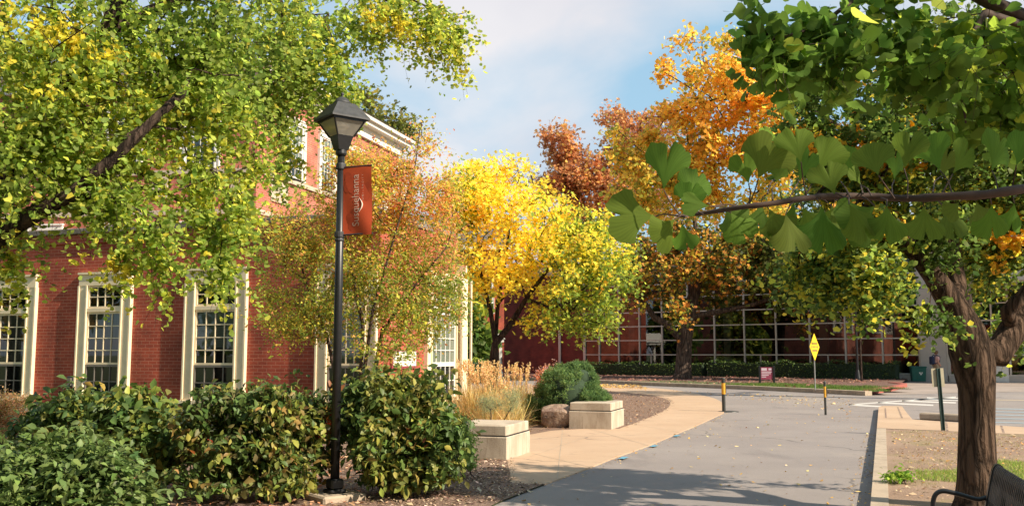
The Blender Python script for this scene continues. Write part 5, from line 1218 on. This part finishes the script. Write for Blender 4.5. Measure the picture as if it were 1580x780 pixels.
# --- shrubs
def shrub(name, px, py, Y, blobs, cols, f0, size, label, cat='shrub', n_st=7, tpl=T_OVATE, m='leaf_thick', tw=5, per=9, ln=0.22, spread=0.04, up=1.0, droop=0.3, hang=0.15, seed=1, accents=None, group=None, keep=0.35, gscale=3.0):
    b0 = np.array([at(px,py,Y).x, Y, 0.0]); roots = [(b0,-1,0.03)]
    for k in range(n_st):
        a = 2*math.pi*k/n_st; b = blobs[k % len(blobs)]; c = np.array(b[0]); q = b0 + np.array([math.cos(a)*0.18, math.sin(a)*0.15, 0.0])
        roots.append((q, 0, 0.016)); roots.append((q*0.55+c*0.45+[0,0,-0.1], len(roots)-1, 0.012))
    def cf(P):
        c = mixcol(P, cols[0], cols[1], np.clip(f0+1.0*(blotch(P, gscale, seed)-0.5), 0.02, 0.95))
        if accents:
            g = (blotch(P, gscale*1.5, seed+5) > accents[1]) & (rng.random(len(P)) < 0.7); c = np.where(g[:,None], pal(len(P), accents[0]), c)
        return c
    return make_tree(name, roots, blobs, cf, M[m], tpl, size, tw, per, ln, M['twig'], label, cat, group, 0.3, 0.0035, 0.42, spread, hang, up, droop, keep, loc=b0, rmax=0.014)
VG = [(0.085,0.135,0.032),(0.110,0.165,0.038),(0.065,0.105,0.026)]; VY = [(0.19,0.22,0.04),(0.26,0.25,0.05),(0.17,0.19,0.04)]
Yv = 10.9
shrub('viburnum_shrub', 628, 700, Yv, [blob(585,608,Yv,52,32,0.5,44), blob(640,610,Yv,48,34,0.5,40), blob(676,655,Yv-.1,42,42,0.5,50), blob(600,670,Yv-.1,62,60,0.6,90), blob(672,700,Yv-.1,40,42,0.5,44), blob(552,640,Yv+.2,30,40,0.35,26), blob(620,722,Yv-.2,66,26,0.45,40)],
      (VG, VY+[(0.24,0.20,0.05)]), 0.34, 0.090, 'rounded dense green viburnum just right of the lamp post', tw=5, per=8, ln=0.17, droop=1.0, up=0.7, seed=3, accents=([(0.26,0.10,0.04),(0.26,0.20,0.04)],0.97), spread=0.05)
Yw = 10.7
shrub('viburnum_shrub', 430, 700, Yw, [blob(430,630,Yw,58,38,0.5,50), blob(350,625,Yw+.1,42,34,0.5,34), blob(455,690,Yw-.1,50,52,0.5,54), blob(370,700,Yw-.2,62,48,0.5,50), blob(486,640,Yw+.1,18,44,0.25,14), blob(430,752,Yw-.4,66,22,0.4,28), blob(300,660,Yw,30,40,0.4,20), blob(310,740,Yw-.4,44,26,0.4,18)],
      (VG+[(0.13,0.12,0.04)], VY+[(0.24,0.16,0.05)]), 0.34, 0.085, 'green viburnum with red and orange leaves just left of the lamp post', tw=5, per=8, ln=0.18, droop=1.0, up=0.7, seed=13, accents=([(0.40,0.07,0.03),(0.42,0.16,0.04),(0.34,0.24,0.05)],0.90), spread=0.05)
Yx = 11.2
shrub('viburnum_shrub', 170, 700, Yx, [blob(130,630,Yx,60,24,0.5,34), blob(210,632,Yx-.1,44,26,0.5,30), blob(70,648,Yx+.1,44,18,0.4,18), blob(180,670,Yx-.2,80,36,0.5,50), blob(250,690,Yx-.2,36,44,0.5,28), blob(90,680,Yx-.2,50,30,0.4,22)],
      (VG+[(0.07,0.13,0.04)], VY), 0.24, 0.115, 'dark broad leaved viburnum below the second brick window', tw=5, per=8, ln=0.2, droop=0.9, up=0.7, seed=23, accents=([(0.34,0.22,0.05),(0.26,0.22,0.06)],0.95), spread=0.06)
HG = [(0.115,0.165,0.045),(0.15,0.205,0.055),(0.09,0.135,0.036)]
shrub('hydrangea_shrub', 90, 760, 7.9, [blob(55,725,7.9,70,40,0.5,60), blob(140,735,7.8,70,50,0.5,70), blob(40,780,7.7,80,40,0.5,50), blob(190,775,7.7,42,34,0.4,26), blob(105,695,8.1,50,24,0.3,20)],
      (HG, [(0.12,0.19,0.06),(0.16,0.24,0.07)]), 0.3, 0.078, 'low bright green round leaved bush in the bottom left corner', tw=5, per=8, ln=0.16, droop=0.6, up=1.2, seed=33, spread=0.05)
shrub('spirea_shrub', 715, 705, 12.2, [blob(712,690,12.2,22,22,0.25,26), blob(700,655,12.3,22,20,0.25,16), blob(722,712,12.1,14,10,0.15,8)], ([(0.16,0.26,0.05),(0.12,0.22,0.04)],[(0.22,0.30,0.06)]), 0.3, 0.032, 'small lime green bush tucked at the right edge of the rounded viburnum', tpl=T_SMALL, tw=8, per=14, ln=0.12, m='leaf', seed=35, n_st=4)
shrub('barberry_shrub', 15, 675, 15.2, [blob(10,630,15.2,34,22,0.5,40), blob(25,650,15.1,28,18,0.4,30), blob(-20,640,15.2,30,26,0.4,24)], ([(0.36,0.16,0.08),(0.40,0.22,0.12)],[(0.24,0.20,0.06),(0.45,0.28,0.14)]), 0.4, 0.035, 'coral tinged small leaved bush at the left edge below the window', tpl=T_SMALL, tw=8, per=12, ln=0.16, m='leaf', seed=37)
shrub('red_twig_shrub', 845, 600, 27.0, [blob(848,580,27,24,14,0.6,30), blob(838,594,27,14,10,0.4,12)], ([(0.55,0.30,0.22),(0.60,0.40,0.34)],[(0.50,0.16,0.06),(0.45,0.22,0.10)]), 0.4, 0.06, 'pale pink and orange shrub behind the left shoulder of the round conifer', tpl=T_SMALL, tw=7, per=10, ln=0.28, m='leaf', seed=39)
shrub('leafy_weed', 1392, 748, 10.9, [((G(1390,745,0.1).x, G(1390,745,0.1).y, 0.15),(0.16,0.14,0.05),16)], ([(0.14,0.28,0.03),(0.20,0.32,0.04)],[(0.25,0.33,0.05)]), 0.3, 0.055, 'low lime green plant growing beside the kerb', 'plant', tw=5, per=7, ln=0.07, m='leaf', seed=41, n_st=2)

# round conifer: dense tufts over a dome
def conifer(px, Y, blobs, label, name='juniper_shrub', cat='shrub'):
    b0 = np.array([at(px,640,Y).x, Y, 0.0]); o = empty(name, b0, 0, label, cat)
    P = []; Nn = []
    for (c, r, n) in blobs:
        c = np.array(c); r = np.array(r); nk = max(6, n//14); d0 = norm(rng.normal(size=(nk,3))); d0[:,2] = np.where(d0[:,2] < -0.3, -d0[:,2], d0[:,2])
        # lumpy surface: rounded knobs of new growth standing out
        D0 = np.repeat(d0, 16, 0); k = np.repeat(0.74+0.24*rng.random(nk), 16)[:,None]; q = norm(rng.normal(size=(len(D0),3))+D0*0.9); sz = np.repeat(0.06+0.07*rng.random(nk), 16)[:,None]
        P.append(c+D0*r*k+q*sz); Nn.append(norm(q+0.5*D0))
    P = np.concatenate(P); Nn = np.concatenate(Nn); ok = P[:,2] > 0.03; P, Nn = P[ok], Nn[ok]
    m = 13; Q = np.repeat(P, m, 0)+rng.normal(scale=0.020, size=(len(P)*m,3)); D = np.repeat(Nn, m, 0)+rng.normal(scale=0.55, size=(len(P)*m,3))+np.array([0,0,0.35])
    cols = mixcol(Q, [(0.12,0.20,0.065),(0.15,0.24,0.08),(0.09,0.16,0.06)] if name == 'juniper_shrub' else [(0.20,0.24,0.12),(0.26,0.28,0.16)], [(0.25,0.34,0.10),(0.19,0.28,0.12)] if name == 'juniper_shrub' else [(0.3,0.3,0.14)], np.clip(0.3+0.6*(blotch(Q,5,83)-0.5),0,1), 0.15)
    leaf_mesh('foliage', Q-b0, 0.062, cols, M['needle'], o, (np.array([[-.09,0,0],[.09,0,0],[0,1,0],[-.02,.3,.1],[.1,.5,-.1]]), [(0,1,2),(3,4,2)]), dirs=D, nrm=rng.normal(size=(len(Q),3)))
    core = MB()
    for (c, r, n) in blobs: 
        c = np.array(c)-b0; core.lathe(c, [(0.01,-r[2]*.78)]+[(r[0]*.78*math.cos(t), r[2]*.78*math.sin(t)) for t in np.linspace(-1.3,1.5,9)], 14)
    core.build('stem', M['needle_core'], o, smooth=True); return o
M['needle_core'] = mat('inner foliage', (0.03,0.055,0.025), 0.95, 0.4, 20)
Yj = 21.4
conifer(875, Yj, [blob(880,612,Yj,48,46,0.75,1200), blob(908,626,Yj-.1,30,30,0.5,500), blob(845,628,Yj,34,26,0.5,480), blob(868,592,Yj,28,26,0.45,380), blob(895,586,Yj,24,22,0.4,320), blob(875,642,Yj-.2,50,14,0.6,400)], 'round blue green conifer mound behind the farther concrete block')
shrub('lavender_shrub', 768, 640, 18.5, [blob(755,620,18.5,18,16,0.3,26), blob(790,616,18.6,20,18,0.3,28)], ([(0.26,0.30,0.16),(0.32,0.35,0.20)],[(0.36,0.36,0.16)]), 0.3, 0.045, 'soft grey green mound between the straw grasses', tpl=(T_BLADE[0]*np.array([3,1,1]), T_BLADE[1]), tw=9, per=10, ln=0.14, m='leaf', seed=45, n_st=3, droop=-0.8)

# feather grass clumps
def grass_clump(px, py, h, n, label, spread=0.25, nplume=26):
    p = np.array(G(px, py)); o = empty('feather_grass', p, 0, label, 'ornamental grass', 'straw coloured feather grass clumps')
    base = rng.normal(scale=spread*0.5, size=(n,3)); base[:,2] = 0; lean = rng.normal(scale=0.20, size=(n,3))+base*0.5; lean[:,2] = 1
    leaf_mesh('blades', base, h*0.72*(0.5+0.6*rng.random(n)), pal(n, [(0.58,0.45,0.20),(0.66,0.52,0.26),(0.46,0.38,0.14),(0.52,0.38,0.15)]), M['straw'], o, (T_BLADE[0]*np.array([0.45,1,1.5]), T_BLADE[1]), dirs=lean, nrm=rng.normal(size=(n,3))+np.array([0,0,0.2]))
    mb = MB(); PP = []; DD = []
    for k in range(nplume):
        b = rng.normal(scale=spread*0.5, size=3); b[2] = 0; t = b*1.5+np.array([rng.normal(scale=0.06), rng.normal(scale=0.06), h*(0.8+0.25*rng.random())]); m_ = (b+t)/2+np.array([0,0,0.02])
        mb.tube([b, m_, t], [0.004,0.003,0.002], 3, cap=False); d = (t-b)/np.linalg.norm(t-b)
        for q in np.linspace(0, 0.26, 26): PP.append(t-d*(0.24-q*0.9)+rng.normal(scale=0.007*(1-abs(q-0.12)*3), size=3)); DD.append(d+rng.normal(scale=0.35, size=3))
    mb.build('stems', M['straw_stem'], o)
    leaf_mesh('plumes', np.array(PP), 0.05, pal(len(PP), [(0.64,0.46,0.22),(0.70,0.52,0.28),(0.56,0.38,0.17)], var=0.12), M['straw'], o, T_SMALL, dirs=np.array(DD), nrm=rng.normal(size=(len(PP),3)))
M['straw_stem'] = mat('straw stem', (0.46,0.32,0.14), 0.8)
grass_clump(735, 660, 1.4, 800, 'tall straw grass clump nearest the cream corner pilaster', 0.30, 46)
grass_clump(752, 656, 1.4, 600, 'straw grass clump just left of the yellow tree trunk', 0.24, 30)
grass_clump(775, 664, 1.15, 900, 'straw grass clump directly behind the nearer concrete block', 0.30, 20)
grass_clump(800, 652, 1.35, 800, 'rightmost straw grass clump beside the brown boulder', 0.26, 26)

# hedges
def hedge(a, b, h, w, dens, label, cols=((DG,(0.03,0.06,0.015)),(MG,)), z0=0.0):
    a = Vector(a); b = Vector(b); d = b-a; L = d.length; o = empty('hedge', (a.x, a.y, z0), math.atan2(d.y, d.x), label, 'hedge')
    n = int(dens*L*(h+w)); P = np.stack([rng.random(n)*L, (rng.random(n)-0.5)*w, rng.random(n)*h], 1)
    k = rng.integers(0, 3, n); bump = 0.10*np.sin(P[:,0]*1.7)+0.06*np.sin(P[:,0]*4.1)
    P[:,2] = np.where(k == 0, h+bump+rng.normal(scale=0.03, size=n), P[:,2]); P[:,1] = np.where(k == 1, -w/2+rng.normal(scale=0.04, size=n), P[:,1]); P[:,1] = np.where(k == 2, w/2+rng.normal(scale=0.03, size=n), P[:,1])
    c = pal(n, list(cols[0])+list(cols[1]))
    leaf_mesh('foliage', P, 0.11, c, M['leaf_thick'], o, T_SMALL)
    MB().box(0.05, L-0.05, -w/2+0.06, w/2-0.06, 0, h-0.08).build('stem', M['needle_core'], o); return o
def gp(u, back): 
    d = dG; n = Vector((-d.y, d.x, 0)); p = OG + d*u - n*back; return (p.x, p.y, 0)
hedge(gp(us[0]+0.3,1.6), gp(us[6],1.6), 0.95, 1.0, 160, 'clipped dark hedge under the left half of the glass front')
hedge(gp(us[6]+0.3,1.6), gp(pu0-0.9,1.6), 1.05, 1.0, 160, 'clipped dark hedge under the right half of the glass front')
p = at(722,570,52); hedge((at(690,570,52).x,52,0), (at(768,570,52).x,52,0), 1.5, 1.6, 120, 'green hedge beside the gabled porch', ((MG,DG),(LG_,)), -0.3)

# fallen leaves and chips
def scatter(name, poly, n, size, cols, z, m='litter_leaf', kind='stuff', tpl=T_SMALL, flat=3.0):
    P = np.array([(p[0], p[1]) for p in poly]); mn, mx_ = P.min(0), P.max(0); out = []
    while len(out) < n:
        q = mn+(mx_-mn)*rng.random((n,2)); ins = np.zeros(n, bool); j = len(P)-1
        for i in range(len(P)):
            c = ((P[i,1] > q[:,1]) != (P[j,1] > q[:,1])) & (q[:,0] < (P[j,0]-P[i,0])*(q[:,1]-P[i,1])/(P[j,1]-P[i,1]+1e-12)+P[i,0]); ins ^= c; j = i
        out += list(q[ins])
    out = np.array(out[:n]); Q = np.concatenate([out, np.full((n,1), z)+rng.random((n,1))*0.012], 1)
    nr = rng.normal(size=(n,3)); nr[:,2] = flat
    o = leaf_mesh(name, Q, size*np.exp(rng.normal(scale=0.3, size=n)), pal(n, cols, var=0.25), M[m], None, tpl, dirs=rng.normal(size=(n,3)), nrm=nr); o['kind'] = kind; return o
LC = [(0.55,0.36,0.12),(0.50,0.28,0.06),(0.62,0.48,0.22),(0.36,0.20,0.08)]
roadpoly = [g2(840,748), g2(1000,690), g2(1117,640), g2(1340,640), g2(1348,700), g2(1340,785), g2(760,785)]
scatter('fallen_leaves', roadpoly, 190, 0.034, LC, 0.006, tpl=T_GINKGO_LO)
scatter('fallen_leaves', [g2(924,597), g2(1117,612), g2(1320,640), g2(1320,615), g2(1000,600)], 300, 0.08, LC, 0.008)
scatter('fallen_leaves', bed2[:4]+[g2(560,800), g2(560,720), g2(740,706)], 4200, 0.036, [(0.52,0.38,0.27),(0.30,0.19,0.11),(0.10,0.06,0.045),(0.55,0.40,0.28),(0.16,0.095,0.07)], 0.022)
scatter('fallen_leaves', bed1, 6500, 0.05, [(0.44,0.29,0.20),(0.24,0.14,0.10),(0.10,0.06,0.045),(0.50,0.36,0.25),(0.40,0.20,0.08)], 0.018)
scatter('fallen_leaves', [g2(100,700), g2(560,700), g2(560,800), g2(100,830)], 3500, 0.06, [(0.50,0.20,0.10),(0.45,0.26,0.14),(0.25,0.13,0.09),(0.55,0.34,0.2)], 0.024)
vp = [K(0.2,0.25), K(tv-0.2,0.25), g2(1580,672,0.11), g2(1700,700,0.11), g2(1700,800,0.11)]
scatter('fallen_leaves', vp, 1500, 0.045, [(0.42,0.28,0.16),(0.50,0.26,0.08),(0.34,0.24,0.16),(0.55,0.42,0.26)], 0.104)
scatter('fallen_leaves', k2[:34]+[(26,58.5),(5.0,72)], 3800, 0.13, [(0.30,0.15,0.11),(0.24,0.10,0.08),(0.42,0.24,0.16),(0.14,0.07,0.05)], 0.16)
scatter('fallen_leaves', [g2(905,598), g2(1000,600), g2(985,594), g2(905,592)], 900, 0.09, [(0.55,0.32,0.08),(0.60,0.38,0.12)], 0.02)
scatter('fallen_leaves', [K(-6,-0.02), K(tv,-0.02), K(tv,-0.22), K(-6,-0.25)], 260, 0.035, LC+[(0.2,0.12,0.07)], 0.006)
ed = [Vector((p[0], p[1], 0)) for p in road_edge]; 
scatter('fallen_leaves', [g2(782,707), g2(790,747), g2(840,748), g2(835,743), g2(800,741), g2(792,707)], 90, 0.028, [(0.30,0.19,0.13),(0.45,0.30,0.20)], 0.022)
scatter('fallen_leaves', [(p.x, p.y) for p in ed]+[(p.x+0.16, p.y-0.10) for p in ed[::-1]], 200, 0.03, LC+[(0.2,0.12,0.07)], 0.006)
scatter('fallen_leaves', inner2+[(p[0]+0.12, p[1]-0.1) for p in inner2[::-1]], 160, 0.04, [(0.30,0.19,0.13),(0.45,0.30,0.20),(0.14,0.08,0.05)], 0.02)
# grass tufts
def tufts(name, poly, n, h, cols, z):
    o = scatter(name, poly, n, h, cols, z, 'leaf', tpl=(T_BLADE[0]*np.array([2.6,1,1]), T_BLADE[1])); return o
def grass(name, poly, n, h, cols, z, patch=None, thr=0.5):
    P = np.array([(p[0], p[1]) for p in poly]); mn, mx_ = P.min(0), P.max(0); q = mn+(mx_-mn)*rng.random((n*3,2)); ins = np.zeros(len(q), bool); j = len(P)-1
    for i in range(len(P)):
        c = ((P[i,1] > q[:,1]) != (P[j,1] > q[:,1])) & (q[:,0] < (P[j,0]-P[i,0])*(q[:,1]-P[i,1])/(P[j,1]-P[i,1]+1e-12)+P[i,0]); ins ^= c; j = i
    q = q[ins]
    if patch is not None: q = q[blotch(np.concatenate([q, np.zeros((len(q),1))], 1), patch, 91) > thr]
    q = q[:n]; m_ = len(q); Q = np.concatenate([q, np.full((m_,1), z)], 1); d = rng.normal(scale=0.45, size=(m_,3)); d[:,2] = 1
    o = leaf_mesh(name, Q, h*(0.5+rng.random(m_)), pal(m_, cols), M['leaf'], None, (T_BLADE[0]*np.array([2.5,1,1]), T_BLADE[1]), dirs=d, nrm=rng.normal(size=(m_,3))); o['kind'] = 'stuff'; return o
GC = [(0.12,0.20,0.025),(0.17,0.24,0.035),(0.24,0.26,0.05),(0.30,0.26,0.09)]
grass('verge_grass', [K(0.2,0.5), K(3.0,0.5), K(4.2,1.6), g2(1760,722,0.11), g2(1760,820,0.11)], 26000, 0.042, [(0.13,0.22,0.03),(0.18,0.27,0.04),(0.24,0.30,0.06),(0.30,0.28,0.10)], 0.10, 0.7, 0.45)
grass('verge_grass', vp, 5000, 0.035, [(0.30,0.25,0.09),(0.22,0.22,0.06),(0.36,0.27,0.14)], 0.10, 2.2, 0.6)
grass('island_grass', k2[24:]+[g2(1375,603,0.15), g2(1330,595,0.15)]+k3[24:][::-1][3:], 14000, 0.09, [(0.07,0.13,0.025),(0.10,0.17,0.03),(0.12,0.15,0.03)], 0.15)
grass('lawn_grass', [g2(-40,700), g2(-40,668), g2(60,668), g2(60,700)], 6000, 0.07, [(0.08,0.14,0.03),(0.13,0.16,0.04)], 0.01)
